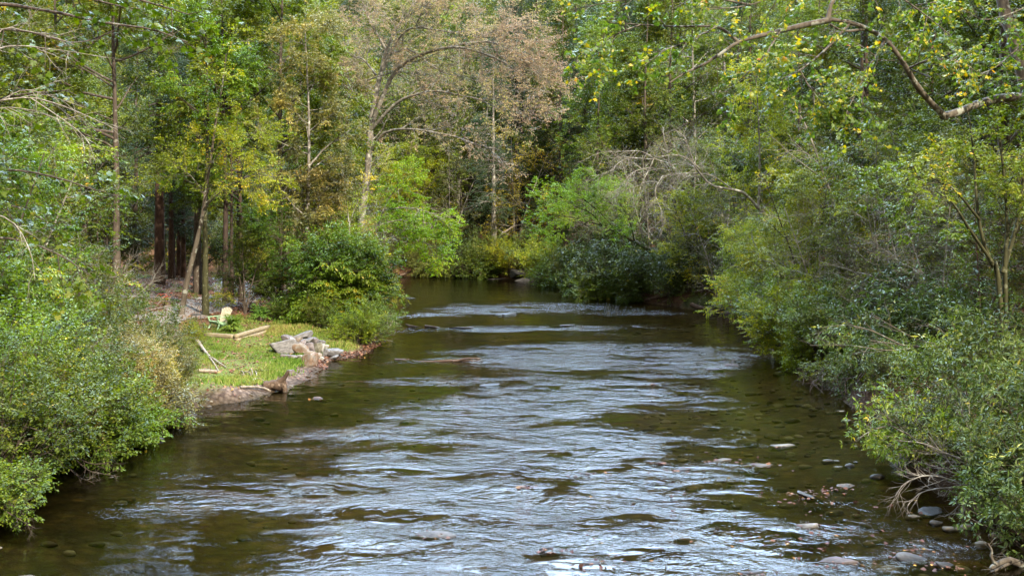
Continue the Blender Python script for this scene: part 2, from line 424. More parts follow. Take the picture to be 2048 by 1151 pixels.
me = make_mesh('ground', np.stack([X, Y, Z], -1).reshape(-1, 3), [Q], m, dict(lawn=lawn, beach=beach, bed=bed, moss=moss, wet=1 - sstep(.15, .55, SD + .1 * smooth_noise(X, Y, 3., 36))), smooth=True)
tag(link('ground', me), 'wooded river banks with lawn, leaf litter and red soil', kind='structure')

# ------------------------------------------------------------------ the river
# where the stream runs over shallow gravel it breaks into riffles: (x, y, rx, ry, roughness)
RIFFLES = [(0.3, 19.5, 3.6, 5.0, 1.), (-2.6, 22.5, 3.6, 2.2, .9), (-6.0, 21.4, 2.6, 1.6, .7), (.6, 26, 3.4, 2.6, .85), (-4.0, 27.5, 3.0, 1.7, .6), (-.3, 31.5, 2.8, 3.0, 1.2), (2.6, 33.5, 4.0, 2.6, 1.0),
           (3.5, 43, 5.5, 3.6, 1.6), (8, 42, 3.5, 3.2, 1.4), (-1.0, 41.5, 3, 1.0, .7), (1, 53, 5, 1.3, 1.5), (6, 52, 4, 2, .35), (2, 65, 6.5, 4.0, 1.7), (-6, 60, 3, 1.4, 1.4), (8.5, 62, 4, 2.5, 1.4),
           (-7, 96.5, 7, 1.5, 1.8), (4.5, 19.0, 2.5, 1.1, .5), (7.5, 17.5, 1.8, .8, .6), (5, 24, 1.5, .5, .35), (3.5, 22.0, 2.2, .7, .5), (-1, 36.6, 5, 1.3, .5), (5.5, 37.5, 3, 1.2, .5), (1.5, 15, 2.6, 3., .9), (4.6, 16.2, 2.2, 1., .5)]
rows = [8.]
while rows[-1] < 116: rows.append(rows[-1] + max(.10, rows[-1] * .0045))
wy = np.array(rows); wx = np.concatenate([np.arange(-74, -14, 1.), np.arange(-14, 17, .12)])
WX, WY = np.meshgrid(wx, wy)
rf = np.zeros_like(WX)
for (a, c_, rx, ry, am) in RIFFLES:
    dx = WX + .5 * smooth_noise(WX, WY, .8, 51) - a; dy = WY + .4 * smooth_noise(WX, WY, 1., 52) - c_
    dy = dy - .12 * dx
    rf = np.maximum(rf, am * np.exp(-((dx / rx) ** 2 + (dy / ry) ** 2) ** 1.3))
rf = np.clip(rf + .10 * smooth_noise(WX * .6, WY, 1.6, 53), 0.03, 1.8)
me = make_mesh('river', np.stack([WX, WY, .0 * WX], -1).reshape(-1, 3),
               [np.stack([i_[:-1, :-1], i_[:-1, 1:], i_[1:, 1:], i_[1:, :-1]], -1).reshape(-1, 4) for i_ in [np.arange(WX.size).reshape(WX.shape)]],
               None, dict(riffle=rf), smooth=True)
m, nt, N, Lk = nt_new('river_water'); me.materials.append(m)
tc = N.new('ShaderNodeTexCoord')
def wnoise(scale, sv, detail=3, dist=0., rough=.55):
    mp = N.new('ShaderNodeMapping'); mp.inputs['Scale'].default_value = sv; mp.inputs['Rotation'].default_value = (0, 0, math.radians(14))
    Lk.new(tc.outputs['Object'], mp.inputs['Vector'])
    n = N.new('ShaderNodeTexNoise'); n.inputs['Scale'].default_value = scale; n.inputs['Detail'].default_value = detail; n.inputs['Roughness'].default_value = rough; n.inputs['Distortion'].default_value = dist
    Lk.new(mp.outputs[0], n.inputs['Vector']); return n.outputs['Fac']
def math_(op, a, b=None, c=None):
    n = N.new('ShaderNodeMath'); n.operation = op
    for i, v in enumerate((a, b, c)):
        if v is None: continue
        if isinstance(v, (int, float)): n.inputs[i].default_value = v
        else: Lk.new(v, n.inputs[i])
    return n.outputs[0]
rif = att('riffle')
patch = wnoise(.6, (.75, 1.25, 1), 6, .5, .65)
pr = ramp(N, [(.43, (.06, .06, .06)), (.62, (1.2, 1.2, 1.2))]); Lk.new(patch, pr.inputs['Fac'])
rgh = math_('MULTIPLY', rif, pr.outputs['Color'])
h = math_('ADD', math_('MULTIPLY', wnoise(2.9, (.85, 1.15, 1), 3, .4, .5), math_('MULTIPLY_ADD', rgh, WV[0], WV[1])),
          math_('MULTIPLY', wnoise(6.2, (.9, 1.1, 1), 4, .3, .55), math_('MULTIPLY_ADD', rgh, WV[2], WV[3])))
h = math_('ADD', h, math_('MULTIPLY', wnoise(10., (.6, 1.4, 1), 2, .3), math_('MULTIPLY', rgh, .003)))
h = math_('ADD', h, math_('MULTIPLY', wnoise(.8, (.8, 1.3, 1), 2), .05))
bp = N.new('ShaderNodeBump'); bp.inputs['Strength'].default_value = 1; bp.inputs['Distance'].default_value = 1.; Lk.new(h, bp.inputs['Height'])
fr = N.new('ShaderNodeFresnel'); fr.inputs['IOR'].default_value = 1.333; Lk.new(bp.outputs[0], fr.inputs['Normal'])
gl = N.new('ShaderNodeBsdfGlossy'); gl.inputs['Roughness'].default_value = .03; Lk.new(bp.outputs[0], gl.inputs['Normal'])
tr = N.new('ShaderNodeBsdfTransparent'); tr.inputs['Color'].default_value = (*WTINT, 1)
ms = N.new('ShaderNodeMixShader'); Lk.new(fr.outputs[0], ms.inputs['Fac']); Lk.new(tr.outputs[0], ms.inputs[1]); Lk.new(gl.outputs[0], ms.inputs[2])
o = N.new('ShaderNodeOutputMaterial'); Lk.new(ms.outputs[0], o.inputs['Surface'])
tag(link('river', me), 'shallow river with riffles flowing between wooded banks', kind='structure')
# ------------------------------------------------------------------ foliage and bark
G1, G2, G3, G4 = (.018, .045, .008), (.040, .085, .014), (.080, .135, .022), (.15, .17, .03)
YEL, ORG, RED, BRN = (.42, .32, .02), (.40, .15, .02), (.30, .05, .02), (.16, .085, .045)
LM = {
 'dark': leaf_mat('leaf_dark_green', [(.1, (0.015, 0.030, 0.003)), (.4, (0.060, 0.099, 0.009)), (.65, (0.121, 0.161, 0.014)), (.88, (0.223, 0.214, 0.021)), (.98, (0.550, 0.343, 0.021))], .5, .3, .3),
 'green': leaf_mat('leaf_green', [(.1, (0.021, 0.044, 0.004)), (.4, (0.081, 0.140, 0.010)), (.65, (0.157, 0.219, 0.017)), (.86, (0.262, 0.268, 0.023)), (.97, (0.590, 0.386, 0.027))], .45, .35, .4),
 'lime': leaf_mat('leaf_yellow_green', [(.1, (0.045, 0.069, 0.004)), (.4, (0.150, 0.204, 0.010)), (.65, (0.249, 0.284, 0.017)), (.85, (0.367, 0.333, 0.024)), (.97, (0.590, 0.407, 0.027))], .45, .42),
 'olive': leaf_mat('leaf_olive', [(.1, (.025, .034, .008)), (.4, (.085, .105, .018)), (.65, (.150, .170, .030)), (.86, (.22, .21, .045)), (1., (.30, .22, .05))], .5, .38),
 'grey':   leaf_mat('leaf_grey_green', [(.1, (0.042, 0.048, 0.010)), (.4, (0.145, 0.143, 0.032)), (.65, (0.255, 0.225, 0.052)), (.9, (0.441, 0.325, 0.076))], .42, .32, .6),
 'brown': leaf_mat('leaf_russet', [(.1, (.17, .10, .06)), (.35, (.23, .165, .10)), (.55, (.32, .245, .145)), (.72, (.28, .26, .08)), (.96, (.22, .25, .05))], .6, .38, .3),
 'turn':   leaf_mat('leaf_turning', [(.08, (.03, .070, .010)), (.4, (.07, .135, .018)), (.62, (.13, .205, .025)), (.72, (.26, .28, .03)), (.84, (.52, .46, .035)), (.97, (.58, .40, .03)), (1., (.45, .18, .03))], .45, .4, .4, hv=.01, vv=.1),
 'yellow': leaf_mat('leaf_yellow', [(.1, (0.195, 0.190, 0.027)), (.4, (0.400, 0.360, 0.040)), (.7, (0.580, 0.470, 0.050)), (.95, (0.450, 0.250, 0.030))], .45, .45),
 'rhodo':  leaf_mat('leaf_rhododendron', [(.1, (.017, .033, .007)), (.4, (.054, .086, .016)), (.7, (.104, .142, .028)), (.9, (.16, .195, .042)), (.99, (.55, .48, .07))], .45, .24, .3),
 'pine':   leaf_mat('leaf_hemlock', [(.1, (0.014, 0.038, 0.014)), (.5, (0.038, 0.075, 0.029)), (.9, (0.087, 0.131, 0.043))], .5, .25),
 'lush':   leaf_mat('leaf_lush_green', [(.1, (0.016, 0.042, 0.004)), (.4, (0.062, 0.133, 0.010)), (.65, (0.119, 0.204, 0.015)), (.88, (0.203, 0.265, 0.022)), (.98, (0.542, 0.408, 0.031))], .42, .38, .4),
 'bright': leaf_mat('leaf_vivid_lime', [(.1, (.060, .13, .008)), (.4, (.145, .26, .014)), (.65, (.23, .35, .022)), (.88, (.33, .38, .03)), (1., (.5, .42, .05))], .45, .45),
 'fern':   leaf_mat('leaf_fern', [(.1, (.03, .075, .012)), (.5, (.085, .165, .025)), (.9, (.17, .26, .045))], .45, .35),
 'far': leaf_mat('leaf_far_wood', [(.1, (0.025, 0.043, 0.008)), (.4, (0.079, 0.117, 0.017)), (.65, (0.153, 0.189, 0.028)), (.88, (0.237, 0.240, 0.043)), (1., (0.339, 0.275, 0.048))], .5, .4, hv=.014, vv=.3),
 'dead':   leaf_mat('needle_rust', [(.1, (.10, .035, .02)), (.5, (.22, .085, .045)), (.9, (.32, .15, .08))], .7, .3, .2),
}
BK = {
 'brown': bark_mat('bark_brown', (.035, .026, .020), (.10, .078, .060), (.17, .16, .13), 7, .60),
 'dark':  bark_mat('bark_dark', (.022, .015, .012), (.070, .048, .038), (.11, .10, .08), 6, .66),
 'red':   bark_mat('bark_hemlock', (.040, .022, .017), (.115, .066, .050), (.15, .10, .08), 5, .62),
 'grey':  bark_mat('bark_grey', (.10, .088, .072), (.24, .22, .19), (.38, .37, .33), 5, .56),
 'lichen': bark_mat('bark_lichen', (.05, .038, .028), (.13, .11, .085), (.23, .235, .20), 5, .57),
 'moss':  bark_mat('bark_moss', (.022, .022, .010), (.060, .058, .024), (.13, .135, .085), 7, .60),
 'twig':  bark_mat('bark_twig', (.14, .12, .10), (.30, .27, .23), (.42, .40, .36), 6, .60),
}
def L_(n, **k): return dict(n=n, **k)

def proto_pair(name, spec_fn, seed, bark, leafm):
    global rng
    rng = np.random.default_rng(seed)
    wood, lf = spec_fn()
    return wood.mesh(name + '_trunk', BK[bark], True, attr='x'), lf.mesh(name + '_crown', LM[leafm])

def tall(H=20., r=.28, clear=.25, spreadL=.26, leaf=dict(n=18, size=.17, wid=.55), n1=24, n2=9, n3=7, L2=1.55, L3=.68, lean=.3, s=(8, 5, 3, 3)):
    def f():
        tr = [((0, 0, -.4), (lean * .2, .05, H * .3), (lean * .5, -.1, H * .62), (lean, .1, H)), r, .03, 14]
        return grow([tr], [L_(n1, t0=clear, t1=1, ang=1.15, L=H * spreadL, fall=.62, nseg=6, jit=.10, trop=.25, rr=.016),
                           L_(n2, t0=.4, t1=1, ang=.85, L=L2, fall=.35, nseg=4, jit=.16, trop=.05, rr=.012, flat=.6),
                           L_(n3, t0=.2, t1=1, ang=.75, L=L3, fall=.2, nseg=3, jit=.2, trop=-.1, rr=.009)], leaf, s)
    return f

def understory(H=8., r=.09, stems=2, leaf=dict(n=18, size=.13, wid=.5), L1=3.2, n1=13, n2=8, n3=5, L2=1.3, L3=.6, clear=.15, flat=.5, trop=.1):
    def f():
        lb = []
        for k in range(stems):
            a = rng.uniform(0, 6.28); q = .22 * H * (k > 0) + .06 * H
            lb.append([((0, 0, -.3), (q * .3 * math.cos(a), q * .3 * math.sin(a), H * .35), (q * math.cos(a), q * math.sin(a), H * rng.uniform(.8, 1))), r, .015, 12])
        return grow(lb, [L_(n1, t0=clear, t1=1, ang=1.2, L=L1, fall=.5, nseg=5, jit=.12, trop=trop, rr=.012, flat=.8),
                         L_(n2, t0=.2, t1=1, ang=.8, L=L2, fall=.4, nseg=4, jit=.15, trop=0, rr=.01, flat=flat),
                         L_(n3, t0=.15, t1=1, ang=.7, L=L3, fall=.2, nseg=3, jit=.2, trop=-.1, rr=.008, flat=flat)], leaf, (7, 4, 3, 3))
    return f

def bush(H=2.4, wide=1.7, stems=13, leaf=dict(n=16, size=.085, wid=.5), n1=8, n2=6, L1=.95, L2=.42, trop=.2, r=.022, rr=.012):
    def f():
        lb = []
        for k in range(stems):
            a = rng.uniform(0, 6.28); q = wide * math.sqrt(rng.uniform(.02, 1)); h = H * (1 - .55 * (q / wide) ** 2) * rng.uniform(.8, 1.1)
            lb.append([((.1 * math.cos(a), .1 * math.sin(a), -.2), (q * .45 * math.cos(a), q * .45 * math.sin(a), h * .5), (q * math.cos(a), q * math.sin(a), h)), r, .005, 8])
        return grow(lb, [L_(n1, t0=.15, t1=1, ang=.85, L=L1, fall=.35, nseg=4, jit=.15, trop=trop, rr=rr),
                         L_(n2, t0=.2, t1=1, ang=.75, L=L2, fall=.2, nseg=3, jit=.2, trop=.1, rr=.01)], leaf, (5, 3, 3))
    return f

def hemlock(H=26., r=.42, clear=.3, leaf=dict(n=22, size=.13, wid=.3), n1=60, n2=9, n3=5):
    def f():
        tr = [((0, 0, -.4), (.05, 0, H * .4), (.1, .1, H)), r, .02, 16]
        return grow([tr], [L_(n1, t0=clear, t1=1, ang=1.45, L=H * .19, fall=.8, nseg=6, jit=.06, trop=-.25, rr=.012),
                           L_(n2, t0=.15, t1=1, ang=.95, L=1.5, fall=.5, nseg=4, jit=.1, trop=-.35, rr=.01, flat=.25),
                           L_(n3, t0=.15, t1=1, ang=.8, L=.65, fall=.3, nseg=3, jit=.1, trop=-.3, rr=.008, flat=.2)],
                    dict(style='alt', droop=.25, tilt=.45, **leaf), (10, 4, 3, 3))
    return f

PROTO = {}
def P_(key, fn, seed, bark, leafm): PROTO[key] = proto_pair(key, fn, seed, bark, leafm)
P_('tall', tall(20, .26, .22, leaf=dict(n=17, size=.17, wid=.55, droop=.35, tilt=.7)), 1, 'brown', 'green')
P_('tall2', tall(18, .20, .12, .24, n1=30, leaf=dict(n=16, size=.15, wid=.5, droop=.4, tilt=.75), lean=.9), 2, 'grey', 'green')
P_('trunky', tall(21, .26, .42, .27, n1=24, leaf=dict(n=17, size=.17, wid=.55, droop=.35, tilt=.65)), 17, 'brown', 'green')
P_('under', understory(8, .085, 3, n1=12, leaf=dict(n=16, size=.125, wid=.5, droop=.35, tilt=.6)), 3, 'brown', 'green')
P_('under2', understory(6.5, .06, 4, L1=2.6, n1=12, n2=7, leaf=dict(n=15, size=.11, wid=.48, droop=.35, tilt=.65)), 4, 'grey', 'lime')
P_('lush', understory(5.5, .06, 5, L1=2.4, n1=12, n2=7, leaf=dict(n=12, size=.20, wid=.42, droop=.6, tilt=.55)), 18, 'brown', 'lush')
P_('skirt', bush(.95, 1.8, 20, dict(n=14, size=.09, wid=.5, droop=.3, tilt=.7, lvs=.08, lvo=.45), n1=9, n2=6, L1=.75, L2=.4, trop=-.35), 19, 'brown', 'green')
P_('airy', understory(9, .09, 2, L1=3.4, n1=13, n2=7, n3=5, leaf=dict(n=7, size=.12, wid=.5, droop=.4, tilt=.8), flat=.9), 5, 'twig', 'olive')
P_('bare', understory(7, .07, 3, L1=3.0, n1=11, n2=8, n3=6, leaf=dict(n=3, size=.10, wid=.5, droop=.4, tilt=.8, keep=.4), flat=1., trop=-.1), 6, 'twig', 'olive')
P_('bush', bush(2.5, 1.8, 16, dict(n=15, size=.085, wid=.5, droop=.2, tilt=.7, lvs=.08, lvo=.46)), 7, 'brown', 'green')
P_('bush2', bush(2.2, 1.6, 16, dict(n=15, size=.062, wid=.42, droop=.1, tilt=.8), n1=10, n2=8), 8, 'brown', 'grey')
P_('rhodo', bush(2.8, 2.0, 16, dict(n=9, size=.215, wid=.29, style='whorl', droop=.35, tilt=.45), n1=6, n2=4, L1=1.0, L2=.5, r=.035, rr=.016), 9, 'brown', 'rhodo')
P_('rhodo2', bush(2.2, 2.3, 14, dict(n=9, size=.19, wid=.30, style='whorl', droop=.3, tilt=.5), n1=7, n2=4, L1=.9, L2=.45, r=.03, rr=.016), 10, 'brown', 'rhodo')
P_('hemlock', hemlock(), 12, 'red', 'pine')
P_('far1', tall(18, .24, .10, .27, n1=24, n2=7, n3=4, L2=2.2, L3=1.1, leaf=dict(n=9, size=.27, wid=.6, droop=.35, tilt=.8, lvs=.08), s=(6, 4, 3, 3)), 13, 'grey', 'far')
P_('far2', tall(15, .18, .08, .30, n1=22, n2=7, n3=4, L2=2.2, L3=1.1, leaf=dict(n=9, size=.24, wid=.6, droop=.4, tilt=.8, lvs=.08), lean=1.2, s=(6, 4, 3, 3)), 14, 'brown', 'far')
P_('far3', hemlock(22, .3, .12, dict(n=11, size=.22, wid=.4), n1=46, n2=7, n3=4), 15, 'dark', 'pine')
rng = np.random.default_rng(99)

def plant(key, name, label, cat, x, y, sc=1., rot=None, leafm=None, bark=None, group=None, dz=0., scz=None, lean=(0, 0)):
    wm, lm = PROTO[key]
    e = empty(name, (x, y, max(hz(x, y), 0) + dz), label, cat, group, rng.uniform(0, 6.28) if rot is None else rot)
    e.rotation_euler.x, e.rotation_euler.y = lean
    e.scale = (sc, sc, scz or sc)
    shrub = name.endswith(('shrub', 'rhododendron'))
    a = link('stems' if shrub else 'trunk', wm, e); b = link('foliage' if shrub else 'crown', lm, e)
    for o, mt in ((a, bark and BK[bark]), (b, leafm and LM[leafm])):
        if mt: o.material_slots[0].link = 'OBJECT'; o.material_slots[0].material = mt
    return e

def edge(px, sd, D0=14., D1=125.):
    """along the line of sight through column px, the nearest spot sd metres inland"""
    D = np.arange(D0, D1, .1); v = shore((px - HX) / F * D, D)
    k = np.argmax((v > sd) & (np.arange(len(D)) >= np.argmax(v < 0)) if (v < 0).any() else v > sd); return float(D[k])

def px_(px, D): return ((px - HX) / F * D, D)

def custom(name, label, cat, limbs, levels, leaf, bark, leafm, sides=(9, 5, 3, 3), extra=None, seed=1, group=None):
    """a tree drawn limb by limb in place; its Empty stands at the foot of the first limb"""
    global rng
    rng = np.random.default_rng(seed)
    base = np.asarray(limbs[0][0][0], float)
    lb = [[np.asarray(l[0], float) - base] + list(l[1:]) for l in limbs]
    wood, lf = grow(lb, levels, leaf, sides)
    if extra:
        for (sel, lv, lfs) in extra:
            wd, l2 = grow([lb[i] for i in sel], lv, lfs, sides)
            for V, Qs in zip([np.concatenate(wd.V)], [np.concatenate(wd.Q)]): wood.add(V, quads=Qs)
            if l2.n: lf.add(np.concatenate(l2.V), tris=np.concatenate(l2.T), a=np.concatenate(l2.A))
    e = empty(name, tuple(base), label, cat, group)
    link('trunk', wood.mesh(name + '_trunk', BK[bark], True, attr='x'), e)
    if lf.n: link('crown', lf.mesh(name + '_crown', LM[leafm]), e)
    return e
# ------------------------------------------------------------------ trees and shrubs standing where the photograph shows them
T = [  # proto, name, label, category, px, D, scale, leaf, bark
 # lawn bank, the woods behind the path
 ('hemlock', 'hemlock_tree', 'thick red-barked conifer trunk rising beside the gravel path', 'tree', 320, 66, 1.0, None, 'red'),
 ('hemlock', 'hemlock_tree', 'straight conifer just behind the thick one by the path', 'tree', 343, 71, .62, None, 'red'),
 ('hemlock', 'hemlock_tree', 'slim reddish conifer, first of three standing together beyond the path', 'tree', 346, 74, .55, None, 'red'),
 ('hemlock', 'hemlock_tree', 'slim reddish conifer in the middle of three beyond the path', 'tree', 357, 75, .5, None, 'red'),
 ('hemlock', 'hemlock_tree', 'slim reddish conifer, last of three standing together beyond the path', 'tree', 367, 73, .55, None, 'red'),
 ('trunky', 'broadleaf_tree', 'tall dark-trunked tree rising behind the big bank shrubs', 'tree', 234, 48, .92, 'dark', 'brown'),
 ('trunky', 'broadleaf_tree', 'straight olive-barked tree beside the garden chair', 'tree', 411, 49.5, .72, 'green', 'moss'),
 ('trunky', 'broadleaf_tree', 'dark leaning trunk where the path turns into the woods', 'tree', 452, 58, .85, 'dark', 'dark'),
 ('trunky', 'broadleaf_tree', 'dark straight trunk just past the leaning one at the path', 'tree', 464, 59, .62, 'dark', 'dark'),
 ('trunky', 'broadleaf_tree', 'dark trunk half hidden by the small bushy tree near the path', 'tree', 482, 60, .7, 'green', 'dark'),
 ('trunky', 'broadleaf_tree', 'tall green tree towering over the woods behind the rock pile', 'tree', 560, 60, 1.05, 'green', 'brown'),
 ('tall', 'broadleaf_tree', 'yellow-green crowned tree beside the russet leaning tree', 'tree', 640, 72, .98, 'lime', 'grey'),
 ('tall2', 'broadleaf_tree', 'pale slim-trunked tree standing above the yellow leaves', 'tree', 618, 56, .9, 'grey', 'grey'),
 ('trunky', 'broadleaf_tree', 'broad dark green tree deep in the woods above the path', 'tree', 480, 70, 1.15, 'dark', 'brown'),
 ('trunky', 'broadleaf_tree', 'big green tree whose crown fills the sky over the path', 'tree', 395, 62, 1.1, 'green', 'brown'),
 ('tall', 'broadleaf_tree', 'tall tree behind the bare grey twigs of the lawn bank', 'tree', 110, 52, 1.0, 'olive', 'brown'),
 ('tall2', 'broadleaf_tree', 'sunlit yellowish tree deep behind the overhanging maple', 'tree', 40, 60, 1.0, 'lime', 'grey'),
 ('tall', 'broadleaf_tree', 'dark green tree at the edge of the woods behind the maple', 'tree', -60, 48, 1.0, 'dark', 'brown'),
 ('trunky', 'broadleaf_tree', 'dense green tree between the maple and the dark trunk', 'tree', 170, 64, 1.1, 'green', 'brown'),
 ('tall', 'broadleaf_tree', 'leafy olive tree behind the conifers beyond the path', 'tree', 270, 84, 1.15, 'olive', 'brown'),
 ('under', 'understory_tree', 'low dark bushy tree on its short trunk behind the potted fern', 'tree', 490, 51, .58, 'dark', None),
 ('under', 'understory_tree', 'bright green small tree standing behind the rock pile', 'tree', 560, 53, .75, 'lush', None),
 ('lush', 'understory_tree', 'light green small tree leaning to the water past the rock pile', 'tree', 650, 49.5, 0.82, 'lush', None),
 ('under', 'understory_tree', 'grey-green small tree under the pale slim trunk', 'tree', 600, 57, 1.0, 'grey', None),
 ('lush', 'understory_tree', 'fresh green small tree whose boughs hang over the river edge', 'tree', 712, 50.0, 0.76, 'lush', None),
 ('under', 'understory_tree', 'small dark tree shading the path beside the dark trunk', 'tree', 200, 54, .9, 'dark', None),
 ('under2', 'understory_tree', 'yellow-leaved young tree above the fresh green boughs', 'tree', 690, 60, 1.05, 'lime', None),
 ('under', 'understory_tree', 'grey-green tree at the waterside under the russet crown', 'tree', 728, 67, .85, 'grey', None),
 ('under', 'understory_tree', 'big bushy green tree overhanging the near end of the lawn', 'tree', 120, 40, 1.15, 'green', None),
 ('under2', 'understory_tree', 'dense dark thicket tree beside the bare brush pile', 'tree', 30, 35, 1.15, 'dark', None),
 ('under', 'understory_tree', 'green tree rising over the near shrubs below the maple', 'tree', -40, 29, .85, 'green', None),
 ('tall2', 'broadleaf_tree', 'tall green tree standing over the bright small trees by the rocks', 'tree', 585, 70, 1.15, 'green', None),
 ('tall', 'broadleaf_tree', 'yellowing tree behind the pale trunk near the river bend', 'tree', 690, 78, 1.0, 'lime', None),
 # near shrubs of the lawn bank
 ('bush', 'broadleaf_shrub', 'large glossy dark green shrub at the near end of the lawn', 'shrub', 268, 'e1.4', 1.0, 'dark', None),
 ('bush2', 'broadleaf_shrub', 'grey-green fine-leaved shrub leaning over the shingle', 'shrub', 318, 'e.5', 0.85, 'grey', None),
 ('bush', 'broadleaf_shrub', 'dark leafy shrub overhanging the water, second from the bridge', 'shrub', 172, 'e.5', 0.95, 'dark', None),
 ('bush2', 'broadleaf_shrub', 'pale small-leaved shrub between the two dark waterside shrubs', 'shrub', 235, 'e.6', 0.9, 'grey', None),
 ('bush', 'broadleaf_shrub', 'rounded deep green shrub close to the bridge', 'shrub', 95, 'e.5', 0.95, 'dark', None),
 ('bush2', 'conical_shrub', 'feathery cone-shaped green shrub closest to the bridge', 'shrub', 20, 'e.8', 1.2, 'green', None),
 ('bush', 'broadleaf_shrub', 'tangled mid-green shrub behind the glossy dark one', 'shrub', 160, 33, 1.25, 'olive', None),
 ('bush2', 'broadleaf_shrub', 'yellowish low shrub growing at the top of the lawn by the chair', 'shrub', 388, 41, 0.45, 'lime', None),
 ('bush', 'broadleaf_shrub', 'deep green shrub with glossy leaves in front of the path', 'shrub', 322, 37, 0.58, 'green', None),
 ('bush2', 'broadleaf_shrub', 'weedy green shrub beside the fallen grey branch', 'shrub', 350, 35, 0.5, 'green', None),
 ('bush', 'broadleaf_shrub', 'shaggy green shrub on the bank below the maple', 'shrub', 40, 29, 1.2, 'green', None),
 ('bush2', 'broadleaf_shrub', 'small olive shrub hanging at the waterline by the bridge', 'shrub', 60, 'e.2', 0.8, 'olive', None),
 ('bush', 'broadleaf_shrub', 'low bright shrub between the potted fern and the rock pile', 'shrub', 575, 49.5, .62, 'green', None),
 ('bush', 'broadleaf_shrub', 'lush green shrub at the bank corner beside the rock pile', 'shrub', 650, 47.2, 0.7, 'green', None),
 ('bush', 'broadleaf_shrub', 'waterside shrub with yellow-tipped leaves past the rock pile', 'shrub', 712, 'e.9', 0.62, 'lime', None),
 ('bush', 'broadleaf_shrub', 'dark green shrub drooping to the water past the yellow-tipped one', 'shrub', 738, 'e.4', 0.8, 'dark', None),
 ('bush2', 'broadleaf_shrub', 'pale green shrub at the river edge below the russet tree', 'shrub', 745, 60, 1.1, 'lime', None),
 ('bush2', 'broadleaf_shrub', 'twiggy shrub overhanging the first bend of the waterline by the bridge', 'shrub', 105, 'e.15', .7, 'grey', None),
 ('bush', 'broadleaf_shrub', 'lush low shrub touching the water between the grey-green ones', 'shrub', 200, 'e.25', .7, 'green', None),
 ('bush2', 'broadleaf_shrub', 'small pale shrub beside the dark waterline rock', 'shrub', 275, 'e.3', .75, 'lime', None),
 ('bush', 'broadleaf_shrub', 'big shaggy shrub rising behind the cone-shaped one', 'shrub', -20, 26, 1.3, 'green', None),
 ('rhodo', 'rhododendron', 'glossy rhododendron filling the bank between the shrubs and the roots', 'shrub', 1700, 'e1.1', .8, None, None),
 ('rhodo2', 'rhododendron', 'rhododendron hanging low over the undercut roots', 'shrub', 1790, 'e.7', .7, None, None),
 ('bush', 'broadleaf_shrub', 'leafy green shrub on the red soil above the sunlit bough', 'shrub', 1905, 'e1.6', .75, 'green', None),
 ('rhodo', 'rhododendron', 'broad rhododendron behind the leafy green shrub on the red soil', 'shrub', 1985, 'e2.4', .85, None, None),
 ('rhodo2', 'rhododendron', 'drooping rhododendron just upstream of the greyish stump', 'shrub', 2075, 'e.6', .6, None, None),
 ('rhodo2', 'rhododendron', 'bushy rhododendron between the cove outcrop and the lime tree', 'shrub', 1500, 'e2.6', 1.1, None, None),
 ('rhodo2', 'rhododendron', 'low rhododendron at the water under the long drifted branch', 'shrub', 1290, 'e.8', 1.0, None, None),
 ('bush2', 'broadleaf_shrub', 'reddish-green scrub at the water beside the turning point', 'shrub', 1130, 'e.5', 1.0, 'olive', None),
 ('under', 'understory_tree', 'dark thicket tree closing the woods beyond the tall dark trunk', 'tree', 150, 86, 1.25, 'dark', None),
 ('under', 'understory_tree', 'olive thicket tree beyond the tall dark trunk', 'tree', 215, 82, 1.25, 'olive', None),
 ('under', 'understory_tree', 'dark thicket tree deep behind the thick conifer', 'tree', 275, 90, 1.25, 'dark', None),
 ('under', 'understory_tree', 'green thicket tree deep behind the three conifers', 'tree', 335, 92, 1.25, 'green', None),
 ('under', 'understory_tree', 'dark thicket tree closing the end of the path', 'tree', 395, 90, 1.25, 'dark', None),
 ('under', 'understory_tree', 'pale thicket tree in the clearing where the path fades', 'tree', 440, 96, 1.25, 'lime', None),
 ('under', 'understory_tree', 'dark thicket tree behind the three dark trunks', 'tree', 505, 82, 1.25, 'dark', None),
 ('under', 'understory_tree', 'green thicket tree behind the pale slim trunk', 'tree', 555, 84, 1.25, 'green', None),
 ('under', 'understory_tree', 'olive thicket tree behind the yellow sapling', 'tree', 610, 88, 1.25, 'olive', None),
 ('under', 'understory_tree', 'dark thicket tree behind the bare grey brush', 'tree', 90, 78, 1.25, 'dark', None),
 ('bush2', 'broadleaf_shrub', 'scrubby olive shrub on the far bank below the leaning pole', 'shrub', 775, 'e1.2', 1.6, 'olive', None),
 ('bush2', 'broadleaf_shrub', 'brownish scrub reaching the far waterline under the bent driftwood', 'shrub', 840, 'e.8', 1.3, 'olive', None),
 ('rhodo', 'rhododendron', 'dark evergreen shrub at the far waterline beside the wet ledge', 'shrub', 930, 'e.7', 1.2, None, None),
 ('bush', 'broadleaf_shrub', 'green shrub at the foot of the grey far conifer', 'shrub', 985, 'e.9', 1.3, 'green', None),
 ('bush', 'broadleaf_shrub', 'bright shrub dipping into the water inside the bend', 'shrub', 1085, 'e.4', 1.41, 'lime', None),
 ('rhodo2', 'rhododendron', 'rhododendron trailing in the water at the turning point', 'shrub', 1165, 'e.3', 1.41, None, None),
 ('rhodo', 'rhododendron', 'rhododendron trailing in the water below the leaning tree', 'shrub', 1215, 'e.3', 1.28, None, None),
 ('rhodo2', 'rhododendron', 'low trailing rhododendron past the leaning tree', 'shrub', 1255, 'e.3', 1.28, None, None),
 ('rhodo2', 'rhododendron', 'rhododendron at the water below the long drifted branch', 'shrub', 1340, 'e.4', 0.8, None, None),
 ('bush', 'broadleaf_shrub', 'green shrub dipping in the river at the cove mouth', 'shrub', 1560, 'e.25', 1.15, 'green', None),
